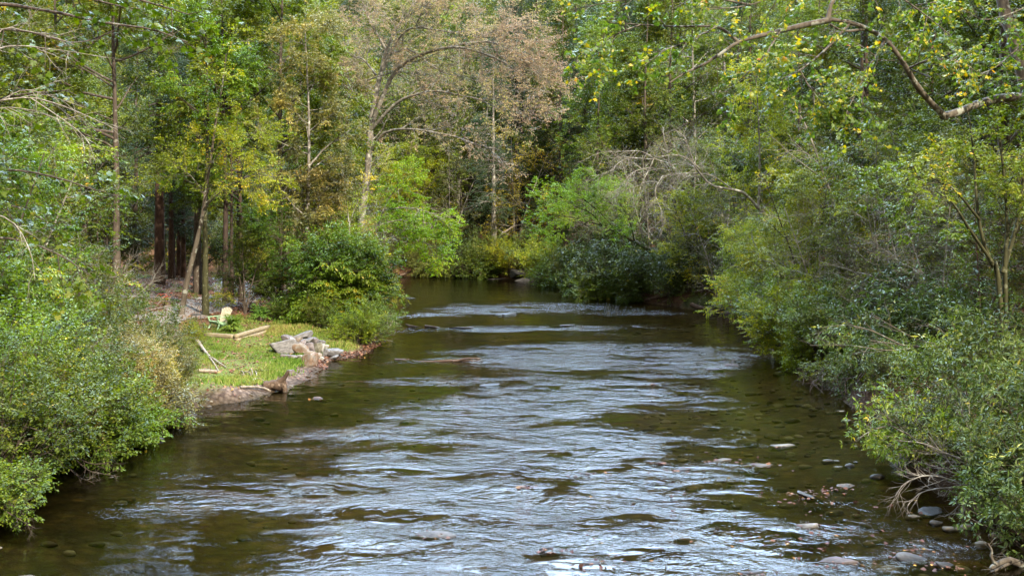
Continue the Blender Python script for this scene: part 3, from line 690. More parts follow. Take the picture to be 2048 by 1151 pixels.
 ('bush', 'broadleaf_shrub', 'green shrub trailing in the water by the mossy log', 'shrub', 1640, 'e.3', 1.02, 'green', None),
 ('bush2', 'broadleaf_shrub', 'small-leaved shrub on the undercut bank beside the bough', 'shrub', 1800, 'e1.0', 0.6, 'green', None),
 ('rhodo', 'rhododendron', 'long-leaved rhododendron trailing above the greyish stump', 'shrub', 2085, 'e.3', 0.64, None, None),
 ('rhodo2', 'rhododendron', 'low glossy rhododendron at the corner of the shallows', 'shrub', 2070, 'e.5', 0.55, None, None),
 ('bush', 'broadleaf_shrub', 'dark shrub trailing in the water at the bridge corner', 'shrub', 0, 'e.25', 1.02, 'dark', None),
 ('bush', 'broadleaf_shrub', 'green shrub trailing in the water beside the bridge', 'shrub', 35, 'e.2', 1.02, 'green', None),
 ('bush', 'broadleaf_shrub', 'leafy shrub trailing low in the water before the dark rock', 'shrub', 140, 'e.2', 0.96, 'green', None),
 ('bush2', 'broadleaf_shrub', 'grey-green shrub trailing at the dark rock', 'shrub', 235, 'e.2', 1.02, 'grey', None),
 ('bush', 'broadleaf_shrub', 'olive shrub at the start of the shingle', 'shrub', 330, 'e.3', 0.6, 'olive', None),
 ('bare', 'understory_tree', 'twiggy grey half-bare tree overhanging the cove mouth', 'tree', 1640, 43, 0.85, 'lime', 'twig'),
 ('bare', 'understory_tree', 'grey half-bare tree with tangled twigs on the middle of the steep bank', 'tree', 1770, 38, 0.8, 'olive', 'twig'),
 ('bare', 'understory_tree', 'pale twiggy tree between bare claw-like limbs and lime tree', 'tree', 1440, 62, 0.95, 'olive', 'twig'),
 ('bare', 'understory_tree', 'wiry half-bare tree at the inner edge of the great limb', 'tree', 1880, 34, 0.8, 'green', 'twig'),
 ('bare', 'understory_tree', 'fine grey twiggy tree above the turning point', 'tree', 1180, 84, 1.1, 'brown', 'twig'),
 ('bare', 'understory_tree', 'half-bare grey tree beside the russet crown', 'tree', 700, 74, 1.3, 'brown', 'twig'),
 ('under2', 'understory_tree', 'bright young tree in the middle of the steep bank wall', 'tree', 1560, 52, 0.95, 'lime', 'grey'),
 ('under', 'understory_tree', 'yellow-green young tree under the thin-leaved trees', 'tree', 1700, 42, 0.75, 'lime', 'grey'),
 ('under', 'understory_tree', 'leafy young tree at the cove behind the layered boughs', 'tree', 1450, 72, 1.2, 'green', 'grey'),
 ('skirt', 'broadleaf_shrub', 'low leafy skirt of twigs over the water at the bridge corner', 'shrub', -45, 'e.2', .75, 'green', None),
 ('skirt', 'broadleaf_shrub', 'low drooping shrub beneath the deep green rounded one', 'shrub', 70, 'e.3', .7, 'dark', None),
 ('skirt', 'broadleaf_shrub', 'low dark shrub drooping over the waterline before the dark rock', 'shrub', 150, 'e.05', 1.0, 'dark', None),
 ('skirt', 'broadleaf_shrub', 'low green shrub drooping above the dark waterline rock', 'shrub', 215, 'e.1', 0.95, 'green', None),
 ('skirt', 'broadleaf_shrub', 'low shrub trailing in the water beside the shingle', 'shrub', 290, 'e.1', 0.9, 'grey', None),
 ('skirt', 'broadleaf_shrub', 'low dark shrub spilling to the water under the grey forked branch', 'shrub', 1690, 'e.1', 0.9, 'dark', None),
 ('skirt', 'broadleaf_shrub', 'low dark shrub spilling below the sunlit bough', 'shrub', 1835, 'e.3', 0.7, 'dark', None),
 ('skirt', 'broadleaf_shrub', 'low shrub sprawling above the drift twigs', 'shrub', 1950, 'e.7', 0.8, 'dark', None),
 ('skirt', 'broadleaf_shrub', 'low shrub drooping behind the greyish stump', 'shrub', 2045, 'e.3', 0.7, 'dark', None),
 ('skirt', 'broadleaf_shrub', 'low green shrub drooping to the pool at the cove', 'shrub', 1600, 'e.1', 1.1, 'lime', None),
 ('skirt', 'broadleaf_shrub', 'low shrub trailing at the far waterline beneath willow-like sprays', 'shrub', 880, 'e.2', 1.8, 'olive', None),
 ('skirt', 'broadleaf_shrub', 'low shrub trailing at the waterline beneath the far conifer', 'shrub', 960, 'e.15', 1.7, 'dark', None),
 ('skirt', 'broadleaf_shrub', 'low shrub spilling to the water at the inner bend', 'shrub', 1120, 'e.1', 1.5, 'green', None),
 ('skirt', 'broadleaf_shrub', 'low dark shrub hiding the undercut at the turning point', 'shrub', 1200, 'e.1', 1.5, 'dark', None),
 ('skirt', 'broadleaf_shrub', 'low dark shrub hiding the undercut below the leaning tree', 'shrub', 1260, 'e.1', 1.4, 'dark', None),
 ('bare', 'understory_tree', 'pale leafless tree, its fine twigs veiling the bright leaning tree', 'tree', 1300, 75, 1.5, 'olive', 'grey'),
 ('bare', 'understory_tree', 'tall pale leafless tree behind the claw-like drooping branches', 'tree', 1385, 70, 1.6, 'olive', 'grey'),
 ('bare', 'understory_tree', 'grey leafless small tree over the bluish rhododendrons', 'tree', 1830, 36, .75, 'dark', 'grey'),
 # far bend
 ('hemlock', 'hemlock_tree', 'grey conifer trunk standing at the waterline of the far bend', 'tree', 988, 99, .85, None, 'grey'),
 ('hemlock', 'hemlock_tree', 'dark conifer on the slope above the far bend', 'tree', 1010, 122, 1.0, None, 'dark'),
 ('hemlock', 'hemlock_tree', 'bluish conifer whose top shows between russet tree and sycamore', 'tree', 1045, 112, 1.05, None, 'dark'),
 ('under', 'understory_tree', 'sunny yellow-green tree on the far bank framed by russet limbs', 'tree', 850, 104, 1.5, 'lime', None),
 ('airy', 'understory_tree', 'thin willow-like tree with fine green sprays on the far bank', 'tree', 900, 102, 1.35, 'olive', None),
 ('under2', 'understory_tree', 'pale green small tree on the far bank behind the white stone', 'tree', 800, 103, 1.4, 'lime', None),
 ('airy', 'understory_tree', 'thin yellow-leaved tree beside the far conifer trunk', 'tree', 1030, 100, 1.4, 'yellow', None),
 ('under', 'understory_tree', 'hazy green tree rising behind the willow-like one', 'tree', 925, 114, 1.6, 'green', None),
 ('rhodo', 'rhododendron', 'dark rhododendron beside the white stone on the far bank', 'shrub', 905, 101, 1.2, None, None),
 ('rhodo', 'rhododendron', 'dark rhododendron at the foot of the far conifer', 'shrub', 955, 99.5, 1.3, None, None),
 ('bush2', 'broadleaf_shrub', 'brushy brown-green shrub on the far bank behind driftwood', 'shrub', 820, 101.5, 1.4, 'olive', None),
 ('bush2', 'broadleaf_shrub', 'bright green feathery shrub at the inside of the far bend', 'shrub', 1022, 'e.6', 1.4, 'lime', None),
 ('bush', 'broadleaf_shrub', 'bright green shrub low on the steep bank at the bend', 'shrub', 1108, 'e.8', 1.2, 'green', None),
 ('rhodo', 'rhododendron', 'dark rhododendron between two bright shrubs at the bend', 'shrub', 1062, 'e1.2', 1.35, None, None),
 # steep bank
 ('rhodo', 'rhododendron', 'dense rhododendron at the point where the steep bank turns', 'shrub', 1170, 'e.7', 1.5, None, None),
 ('rhodo2', 'rhododendron', 'rhododendron below the bright leaning tree', 'shrub', 1215, 'e.8', 1.35, None, None),
 ('rhodo', 'rhododendron', 'tall rhododendron above the undercut bank', 'shrub', 1262, 76, 1.6, None, None),
 ('rhodo2', 'rhododendron', 'spreading rhododendron over the driftwood of the undercut bank', 'shrub', 1330, 'e1.2', 1.3, None, None),
 ('rhodo', 'rhododendron', 'rhododendron behind the long drifted branch', 'shrub', 1390, 'e1.6', 1.2, None, None),
 ('rhodo2', 'rhododendron', 'dark rhododendron over the stone outcrop of the cove', 'shrub', 1450, 'e2.2', 1.1, None, None),
 ('under2', 'understory_tree', 'olive small tree above the tall rhododendron', 'tree', 1240, 81, 1.15, 'olive', None),
 ('under', 'understory_tree', 'bright green tree with layered boughs over the cove', 'tree', 1400, 66, .85, 'lime', None),
 ('under2', 'understory_tree', 'light green tree leaning from the cove toward the stream', 'tree', 1490, 56, .85, 'lime', None),
 ('under', 'understory_tree', 'dark leafy tree behind the grey leaning trunk', 'tree', 1480, 66, 1.15, 'dark', None),
 ('tall', 'broadleaf_tree', 'tall green tree of the steep bank behind the bare grey limbs', 'tree', 1290, 88, 1.1, 'dark', 'brown'),
 ('tall2', 'broadleaf_tree', 'tall tree with deep green foliage at the turn of the steep bank', 'tree', 1190, 93, 1.15, 'green', 'brown'),
 ('tall', 'broadleaf_tree', 'dark tree crowning the steep bank above the bend', 'tree', 1120, 104, 1.2, 'dark', 'brown'),
 ('tall', 'broadleaf_tree', 'big-crowned tree rising behind the sycamore boughs', 'tree', 1338, 90, 1.2, 'green', 'brown'),
 ('tall2', 'broadleaf_tree', 'yellow-green tree in the middle of the steep bank', 'tree', 1520, 61, .8, 'lime', 'grey'),
 ('tall2', 'broadleaf_tree', 'leafy tree high on the steep slope behind the lime one', 'tree', 1600, 72, 1.1, 'green', 'brown'),
 ('tall', 'broadleaf_tree', 'shadowy tree up the slope behind the birch-like stem', 'tree', 1720, 58, 1.0, 'dark', 'brown'),
 ('airy', 'understory_tree', 'twiggy thin-leaved tree with birch-like stem', 'tree', 1680, 49, 1.0, 'olive', 'grey'),
 ('airy', 'understory_tree', 'sparse tree with pale forked stems above the bluish rhododendrons', 'tree', 1750, 40, .9, 'olive', 'lichen'),
 ('under', 'understory_tree', 'fresh green tree between forked stems and lime tree', 'tree', 1620, 46, .9, 'lime', None),
 ('under2', 'understory_tree', 'green tree arching low beneath the thin-leaved trees', 'tree', 1800, 44, 1.15, 'green', 'brown'),
 ('under', 'understory_tree', 'dark tree filling the slope under the great sycamore limb', 'tree', 1880, 40, 1.0, 'dark', None),
 ('tall2', 'broadleaf_tree', 'tall shaded tree behind the great sycamore limb', 'tree', 1850, 50, 1.0, 'dark', 'brown'),
 ('tall', 'broadleaf_tree', 'tall shaded tree at the top of the slope past the mossy stems', 'tree', 2010, 46, 1.0, 'dark', 'dark'),
 ('under2', 'understory_tree', 'small olive tree on the slope by the mossy many-stemmed tree', 'tree', 1960, 36, .95, 'olive', 'brown'),
 ('airy', 'understory_tree', 'thin reddish saplings standing over the bluish rhododendrons', 'tree', 1965, 31, .62, 'dark', 'red'),
 ('bush', 'broadleaf_shrub', 'bright green shrub reaching over the water past the mossy log', 'shrub', 1590, 'e.3', 1.15, 'lime', None),
 ('bush', 'broadleaf_shrub', 'drooping green shrub spilling over the mossy log', 'shrub', 1655, 'e.8', 1.0, 'green', None),
 ('bush2', 'broadleaf_shrub', 'pale wispy shrub at the waterline of the cove mouth', 'shrub', 1545, 'e.2', 1.0, 'lime', None),
 ('rhodo', 'rhododendron', 'bluish rhododendron above the grey forked branch', 'shrub', 1790, 34, 1.05, None, None),
 ('rhodo2', 'rhododendron', 'bluish rhododendron beside the bare red soil', 'shrub', 1880, 33, 1.1, None, None),
 ('rhodo2', 'rhododendron', 'bluish rhododendron under the thin reddish saplings', 'shrub', 1950, 30.5, .95, None, None),
 ('rhodo', 'rhododendron', 'rhododendron overhanging the exposed roots', 'shrub', 1745, 'e.9', 0.85, None, None),
 ('rhodo2', 'rhododendron', 'sunlit green rhododendron reaching out over the shallows', 'shrub', 1850, 23.5, .68, None, None),
 ('rhodo', 'rhododendron', 'leafy rhododendron on the bank above the drift twigs', 'shrub', 2000, 'e2.2', 0.75, None, None),
 ('rhodo', 'rhododendron', 'long-leaved rhododendron nearest the bridge on the steep bank', 'shrub', 2070, 'e.9', 0.72, None, None),
 ('rhodo2', 'rhododendron', 'low rhododendron drooping beside the greyish stump', 'shrub', 2085, 17.5, .6, None, None),
 ('rhodo2', 'rhododendron', 'rhododendron high on the bank above the drift twigs', 'shrub', 2040, 'e2.2', 0.8, None, None),
]
for (k, nm, lb, ct, px, D, s, lm, bk) in T:
    if isinstance(D, str): D = edge(px, float(D[1:]), 14. if px < 900 or px > 1550 else 40.)
    x, y = px_(px, D)
    if shore(np.array([x]), np.array([y]))[0] < .4: print('IN WATER', lb, px, D)
    plant(k, nm, lb, ct, x, y, s, None, lm, bk)

def L3(*pts): return [W(*p) for p in pts]
def foot(px, D, dz=-.3):
    x, y = px_(px, D); return np.array([x, y, max(hz(x, y), -.1) + dz])

# the russet tree arching over the river
f0 = foot(716, 66)
russ = [
 ([f0] + L3((722, 440, 66), (735, 340, 66), (742, 245, 66), (752, 180, 66), (765, 130, 66), (772, 100, 66)), .28, .14, 16),
 (L3((742, 250, 66), (765, 195, 65.5), (792, 140, 65), (835, 112, 64), (885, 97, 63), (925, 95, 62), (975, 110, 61), (1010, 125, 60), (1045, 150, 59)), .17, .035, 16),
 (L3((770, 110, 66), (800, 103, 65.5), (820, 98, 65), (860, 128, 63.5), (890, 145, 63), (950, 160, 62)), .09, .02),
 (L3((885, 97, 63), (930, 88, 62.5), (980, 84, 61.5), (1030, 105, 60.5), (1070, 125, 60)), .07, .02),
 (L3((765, 130, 66), (800, 75, 65), (830, 55, 64), (900, 65, 62.5), (960, 75, 61), (1000, 72, 60)), .09, .02),
 (L3((772, 100, 66), (750, 60, 66.5), (730, 20, 67), (715, -30, 67)), .09, .02),
 (L3((770, 110, 66), (790, 60, 65.5), (820, 20, 65), (835, -40, 64.5)), .09, .02),
 (L3((830, 55, 64), (850, 15, 63), (880, -20, 62)), .05, .015),
 (L3((740, 262, 66), (790, 208, 65), (830, 190, 64.2), (870, 182, 63.2), (915, 190, 62.2), (960, 200, 61.3), (1010, 225, 60.4)), .12, .025, 14),
 (L3((742, 300, 66), (770, 265, 65), (815, 258, 64), (850, 262, 63.3), (905, 272, 62.5), (950, 288, 61.8), (1000, 300, 61.2)), .10, .025, 14),
 (L3((752, 150, 66), (725, 118, 66.5), (700, 110, 67), (680, 60, 67.3)), .08, .02),
 (L3((742, 240, 66), (720, 210, 66.6), (700, 172, 67), (688, 150, 67)), .05, .015),
 (L3((1000, 112, 60.3), (1040, 118, 59.5), (1075, 150, 59), (1095, 185, 58.6)), .04, .012),
 (L3((960, 200, 61.3), (1010, 200, 60.5), (1060, 240, 60)), .03, .01), (L3((960, 75, 61), (1010, 60, 60), (1060, 85, 59.4)), .04, .012),
 (L3((735, 160, 66), (790, 145, 65.2), (850, 150, 64.4)), .05, .015),
]
custom('russet_tree', 'russet-leaved tree whose grey limbs arch out over the river', 'tree', russ,
       [L_(18, t0=.22, t1=1, ang=.9, L=2.7, fall=.3, nseg=5, jit=.15, trop=.1, rr=.011, flat=.8, bias=(.35, 0, .3)),
        L_(9, t0=.15, t1=1, ang=.75, L=1.0, fall=.3, nseg=4, jit=.16, trop=.15, rr=.011),
        L_(4, t0=.2, t1=1, ang=.7, L=.45, fall=.2, nseg=3, jit=.2, trop=0, rr=.010)],
       dict(n=7, size=.115, wid=.55, droop=.5, tilt=.8, lvo=.50, lvs=.16, keep=.68), 'grey', 'brown', seed=21)

# slim tree leaning over the path
f0 = foot(361, 49)
custom('leaning_tree', 'slim pale-barked tree leaning over the path with yellow-green leaves', 'tree',
       [([f0] + L3((372, 570, 49), (388, 505, 48.8), (403, 440, 48.6), (412, 385, 48.5), (422, 320, 48.4), (432, 240, 48.2), (445, 170, 48), (452, 110, 48)), .155, .03, 16),
        (L3((405, 420, 48.6), (440, 385, 48), (490, 355, 47.3), (530, 345, 47)), .04, .012), (L3((410, 390, 48.5), (380, 350, 48), (345, 330, 47.6)), .035, .01),
        (L3((420, 330, 48.4), (460, 285, 48), (505, 265, 47.5)), .035, .01)],
       [L_(11, t0=.42, t1=1, ang=1.0, L=2.0, fall=.35, nseg=5, jit=.12, trop=.1, rr=.012, flat=.7),
        L_(7, t0=.15, t1=1, ang=.75, L=.9, fall=.3, nseg=4, jit=.14, rr=.01, flat=.4),
        L_(4, t0=.2, t1=1, ang=.7, L=.45, fall=.2, nseg=3, jit=.2, rr=.009, flat=.4)],
       dict(n=9, size=.115, wid=.48, droop=.4, tilt=.6), 'lichen', 'lime', seed=22)

# bright sprays hanging over the water at the corner of the lawn bank
f0 = foot(742, 60)
custom('overhanging_tree', 'bright lime boughs of a young tree hanging over the river bend', 'tree',
       [([f0] + L3((748, 480, 60), (760, 440, 60), (775, 400, 60)), .10, .03), (L3((760, 450, 60), (800, 440, 59.5), (850, 445, 59), (900, 450, 58.5)), .05, .012),
        (L3((768, 420, 60), (815, 415, 59), (860, 425, 58), (890, 440, 57.5)), .045, .012), (L3((752, 480, 60), (800, 475, 60), (850, 485, 60), (885, 505, 60)), .045, .012), (L3((775, 400, 60), (800, 370, 60), (830, 350, 60)), .04, .01)],
       [L_(14, t0=.2, t1=1, ang=.9, L=1.5, fall=.35, nseg=5, jit=.12, trop=-.1, rr=.012, flat=.5),
        L_(7, t0=.15, t1=1, ang=.75, L=.75, fall=.3, nseg=4, jit=.14, trop=-.1, rr=.01, flat=.4), L_(3, t0=.2, t1=1, ang=.7, L=.4, fall=.2, nseg=3, jit=.2, rr=.009, flat=.4)],
       dict(n=10, size=.125, wid=.5, droop=.45, tilt=.6), 'grey', 'bright', seed=23)

# yellow-leaved sapling
f0 = foot(702, 57)
custom('yellow_sapling', 'thin sapling with clear yellow leaves in front of the woods', 'tree',
       [([f0] + L3((700, 480, 57), (695, 420, 57), (688, 360, 57), (684, 325, 57)), .05, .012), (L3((698, 450, 57), (720, 390, 56.8), (740, 355, 56.5)), .02, .006), (L3((694, 410, 57), (670, 370, 56.8), (655, 340, 56.5)), .02, .006)],
       [L_(8, t0=.55, t1=1, ang=1., L=.9, fall=.3, nseg=4, jit=.14, trop=.1, rr=.01, flat=.6), L_(4, t0=.2, t1=1, ang=.75, L=.45, fall=.3, nseg=3, jit=.14, rr=.01, flat=.5)],
       dict(n=9, size=.13, wid=.6, droop=.5, tilt=.7, keep=.75), 'grey', 'yellow', seed=24)

# the great sycamore limb on the steep bank
f0 = foot(2125, 29.5)
syc = [
 ([f0] + L3((2110, 520, 29.5), (2085, 350, 29.8), (2050, 180, 30), (2025, 80, 30.2), (2003, 0, 30.5), (1985, -120, 31)), .20, .15, 14),
 (L3((2100, 225, 29.8), (2048, 196, 29.3), (2000, 196, 28.9), (1955, 208, 28.5), (1915, 226, 28.2), (1885, 234, 28)), .14, .10, 12),
 (L3((1893, 236, 28.05), (1862, 205, 27.8), (1835, 172, 27.5), (1815, 138, 27.3), (1795, 105, 27.2), (1772, 78, 27), (1740, 60, 26.8), (1700, 46, 26.5), (1657, 40, 26.2)), .09, .05, 18),
 (L3((1660, 40, 26.2), (1610, 50, 26.1), (1560, 62, 26), (1520, 72, 25.9), (1478, 84, 25.8), (1440, 108, 25.6), (1410, 128, 25.5), (1372, 145, 25.3), (1340, 165, 25.2)), .085, .018, 16),
 (L3((1476, 84, 25.8), (1455, 65, 25.8), (1432, 54, 25.9), (1395, 53, 26), (1340, 54, 26.2), (1280, 50, 26.4), (1215, 45, 26.6)), .05, .014, 14),
 (L3((1655, 40, 26.2), (1662, 10, 26.3), (1675, -20, 26.5), (1690, -80, 26.8)), .075, .03),
 (L3((1735, 58, 26.8), (1690, 62, 26.4), (1660, 48, 26)), .05, .02),
]
fol = [
 (L3((2110, 40, 28.5), (2050, 85, 28), (1990, 135, 27.5), (1950, 150, 27.2)), .03, .008), (L3((2100, -20, 28.5), (2040, 20, 28), (1970, 40, 27.5), (1930, 20, 27)), .03, .008), (L3((2110, 120, 28.4), (2060, 150, 28), (2010, 170, 27.8)), .02, .008),
 (L3((1770, 80, 27), (1740, 130, 26.5), (1700, 170, 26), (1660, 190, 25.6)), .035, .01), (L3((1700, 46, 26.5), (1650, 100, 25.9), (1600, 140, 25.4), (1560, 160, 25)), .035, .01),
 (L3((1560, 62, 26), (1530, 110, 25.4), (1490, 150, 25), (1450, 185, 24.7)), .03, .01), (L3((1690, -80, 26.8), (1600, -30, 26), (1500, 10, 25.5), (1400, 20, 25)), .04, .01),
 (L3((1690, -80, 26.8), (1780, -20, 26), (1850, 30, 25.6), (1900, 70, 25.3)), .04, .01), (L3((1432, 54, 25.9), (1380, 80, 25.5), (1330, 100, 25.2), (1290, 130, 25)), .025, .008),
 (L3((1280, 50, 26.4), (1230, 70, 26.2), (1190, 100, 26), (1150, 110, 25.8)), .025, .008), (L3((1500, 10, 25.5), (1380, -10, 25.5), (1250, 0, 25.8), (1140, 20, 26)), .03, .008),
 (L3((1815, 138, 27.3), (1860, 120, 26.8), (1920, 125, 26.4), (1960, 150, 26.2)), .035, .01), (L3((1985, -120, 31), (1930, -40, 29), (1880, 0, 28), (1830, 10, 27.5)), .06, .012),
 (L3((1740, 130, 26.5), (1700, 210, 26), (1690, 230, 25.8)), .02, .008), (L3((1600, 140, 25.4), (1620, 175, 25.2), (1650, 210, 25)), .018, .008),
]
custom('sycamore_tree', 'huge lichen-grey tree limb reaching out with yellow and green leaves', 'tree', syc,
       [L_(7, t0=.1, t1=1, ang=1.0, L=1.0, fall=.3, nseg=5, jit=.2, trop=0, rr=.010), L_(4, t0=.2, t1=1, ang=.9, L=.45, fall=.2, nseg=3, jit=.25, rr=.01)],
       None, 'lichen', 'turn', sides=(12, 5, 3, 3), seed=25)
custom('sycamore_bough', 'leafy yellow-spotted boughs filling the air beneath the huge grey limb', 'tree', fol,
       [L_(13, t0=.05, t1=1, ang=.9, L=1.2, fall=.3, nseg=4, jit=.16, trop=0, rr=.009, flat=.8), L_(4, t0=.2, t1=1, ang=.8, L=.5, fall=.2, nseg=3, jit=.2, trop=-.15, rr=.009)],
       dict(n=11, size=.10, wid=.95, tmpl=LOBED, droop=.5, tilt=.65, lvj=.16, lvt=.07, lvo=.53, lvs=.06), 'lichen', 'turn', sides=(6, 4, 3, 3), seed=26)

# bare grey leaning tree of the steep bank
f0 = foot(1580, 58)
bare = [
 ([f0] + L3((1556, 462, 57.5), (1520, 420, 57), (1492, 388, 56.5), (1465, 378, 56), (1425, 370, 55.5), (1400, 345, 55), (1385, 325, 54.7)), .115, .04, 14),
 (L3((1465, 378, 56), (1425, 352, 55.5), (1390, 346, 55), (1355, 348, 54.6), (1325, 352, 54.2)), .038, .018), (L3((1400, 338, 55), (1375, 318, 54.8), (1352, 310, 54.5), (1330, 312, 54.2), (1305, 316, 54)), .038, .02),
 (L3((1308, 316, 54), (1280, 302, 53.8), (1240, 303, 53.5), (1200, 305, 53.2), (1160, 325, 53)), .024, .006), (L3((1308, 316, 54), (1295, 345, 53.7), (1282, 370, 53.4), (1280, 395, 53.2), (1300, 410, 53)), .024, .006),
 (L3((1300, 335, 53.8), (1265, 345, 53.5), (1240, 375, 53.2), (1225, 400, 53)), .03, .008), (L3((1305, 318, 54), (1250, 318, 53.6), (1215, 345, 53.3), (1180, 352, 53)), .03, .008),
 (L3((1310, 318, 54), (1340, 328, 53.8), (1350, 338, 53.6)), .03, .01), (L3((1325, 352, 54.2), (1310, 380, 53.7), (1318, 410, 53.3), (1325, 425, 53)), .025, .008), (L3((1390, 330, 55), (1375, 290, 55), (1370, 270, 55)), .05, .015),
 (L3((1282, 370, 53.4), (1255, 378, 53.2), (1230, 395, 53)), .02, .006),
]
custom('bare_leaning_tree', 'nearly leafless grey tree leaning out with claw-like drooping branches', 'tree', bare,
       [L_(13, t0=.15, t1=1, ang=.8, L=1.35, fall=.3, nseg=5, jit=.16, trop=-.45, rr=.010), L_(8, t0=.2, t1=1, ang=.7, L=.65, fall=.2, nseg=4, jit=.18, trop=-.25, rr=.010),
        L_(3, t0=.2, t1=1, ang=.7, L=.3, fall=.2, nseg=3, jit=.2, rr=.012)],
       dict(n=3, size=.09, wid=.5, keep=.12), 'grey', 'olive', sides=(9, 5, 3, 3), seed=27)

# bright leaning tree over the rhododendrons
f0 = foot(1322, 71)
custom('bright_leaning_tree', 'leaning tree with a vivid green spreading crown over the rhododendrons', 'tree',
       [([f0] + L3((1305, 510, 70.5), (1270, 485, 70), (1235, 465, 69.5), (1205, 452, 69), (1165, 440, 68.5), (1120, 430, 68)), .13, .03, 14),
        (L3((1235, 465, 69.5), (1205, 430, 69), (1170, 400, 68.5), (1140, 375, 68)), .06, .015), (L3((1205, 452, 69), (1180, 425, 68.5), (1130, 405, 68), (1085, 390, 67.5)), .05, .012),
        (L3((1270, 485, 70), (1260, 445, 69.5), (1245, 415, 69), (1235, 400, 68.6)), .05, .012), (L3((1165, 440, 68.5), (1125, 440, 68), (1085, 445, 67.5)), .04, .01), (L3((1250, 430, 69.2), (1215, 400, 68.6), (1180, 365, 68)), .04, .01)],
       [L_(11, t0=.25, t1=1, ang=.9, L=1.7, fall=.35, nseg=5, jit=.12, trop=.2, rr=.012, flat=.6),
        L_(7, t0=.15, t1=1, ang=.75, L=.85, fall=.3, nseg=4, jit=.14, trop=.05, rr=.01, flat=.4), L_(4, t0=.2, t1=1, ang=.7, L=.42, fall=.2, nseg=3, jit=.2, rr=.009, flat=.4)],
       dict(n=10, size=.12, wid=.5, droop=.35, tilt=.6), 'moss', 'bright', seed=28)

# the maple at the near end of the lawn bank: leafy boughs, and two bare fans of twigs
f0 = foot(-190, 24)
mp_b = [
 ([f0] + L3((-180, 500, 24), (-170, 250, 24), (-160, 60, 24), (-150, -100, 24)), .22, .15, 12),
 (L3((-160, 60, 24), (-40, 10, 23.5), (80, 20, 23), (200, 45, 22.6), (300, 60, 22.4), (375, 85, 22.2)), .06, .012, 14),
 (L3((-165, 150, 24), (-60, 70, 23.5), (40, 60, 23.2), (150, 85, 22.8), (230, 60, 22.6)), .045, .01), (L3((-150, -100, 24), (0, -70, 23.4), (150, -40, 22.8), (280, 0, 22.4), (380, 30, 22.2)), .06, .012),
 (L3((-175, 380, 24), (-80, 350, 23.5), (20, 340, 23), (110, 355, 22.8), (190, 380, 22.6)), .05, .012), (L3((-178, 450, 24), (-60, 470, 23.4), (40, 480, 23), (120, 510, 22.8), (180, 550, 22.6)), .04, .01),
 (L3((-170, 250, 24), (-60, 215, 24), (40, 190, 24.2), (140, 180, 24.4)), .05, .012), (L3((-178, 440, 24), (-80, 400, 24), (20, 410, 24), (90, 440, 24)), .04, .01), (L3((0, -70, 23.4), (120, -20, 24), (230, 10, 24.6), (300, 20, 25)), .04, .01),
]
custom('maple_tree', 'big-leaved maple reaching in from the bank beside the bridge', 'tree', mp_b,
       [L_(9, t0=.2, t1=1, ang=.85, L=1.1, fall=.3, nseg=4, jit=.15, trop=-.05, rr=.01, flat=.7), L_(4, t0=.2, t1=1, ang=.8, L=.5, fall=.2, nseg=3, jit=.2, trop=-.15, rr=.009, flat=.6)],
       dict(n=5, size=.145, wid=.9, tmpl=LOBED, droop=.5, tilt=.65, keep=.9), 'brown', 'dark', sides=(9, 5, 3, 3), seed=29)
tw = [
 ([foot(-195, 22)] + L3((-150, 420, 22), (-110, 260, 22), (-90, 180, 22)), .10, .05), (L3((-90, 180, 22), (-30, 120, 22), (0, 97, 22), (45, 92, 21.8), (95, 98, 21.6), (150, 105, 21.5), (212, 116, 21.4)), .03, .005, 14),
 (L3((-60, 150, 22), (0, 62, 22), (50, 62, 21.8), (110, 75, 21.6), (150, 90, 21.5)), .02, .005), (L3((-110, 260, 22), (-40, 210, 22), (0, 202, 22), (60, 195, 21.8), (120, 210, 21.6), (180, 235, 21.5), (235, 260, 21.4)), .03, .005, 14),
 (L3((0, 202, 22), (50, 180, 22), (110, 195, 21.8), (170, 215, 21.6)), .018, .005), (L3((60, 195, 21.8), (120, 235, 21.5), (170, 275, 21.3), (190, 320, 21.2)), .014, .004), (L3((-120, 330, 22), (-40, 240, 22), (10, 215, 21.8), (80, 225, 21.6), (140, 250, 21.5)), .02, .005),
 (L3((-150, 420, 22), (-60, 420, 21.8), (20, 440, 21.6), (60, 500, 21.4), (70, 560, 21.3)), .02, .005),
]
custom('bare_branch_tree', 'leafless grey twigs fanning out from the bank in front of the maple', 'tree', tw,
       [L_(9, t0=.25, t1=1, ang=.55, L=.85, fall=.3, nseg=5, jit=.13, trop=-.1, rr=.010, flat=.7), L_(5, t0=.2, t1=1, ang=.6, L=.4, fall=.2, nseg=4, jit=.18, trop=-.05, rr=.011)],
       None, 'twig', 'olive', sides=(7, 4, 3, 3), seed=30)

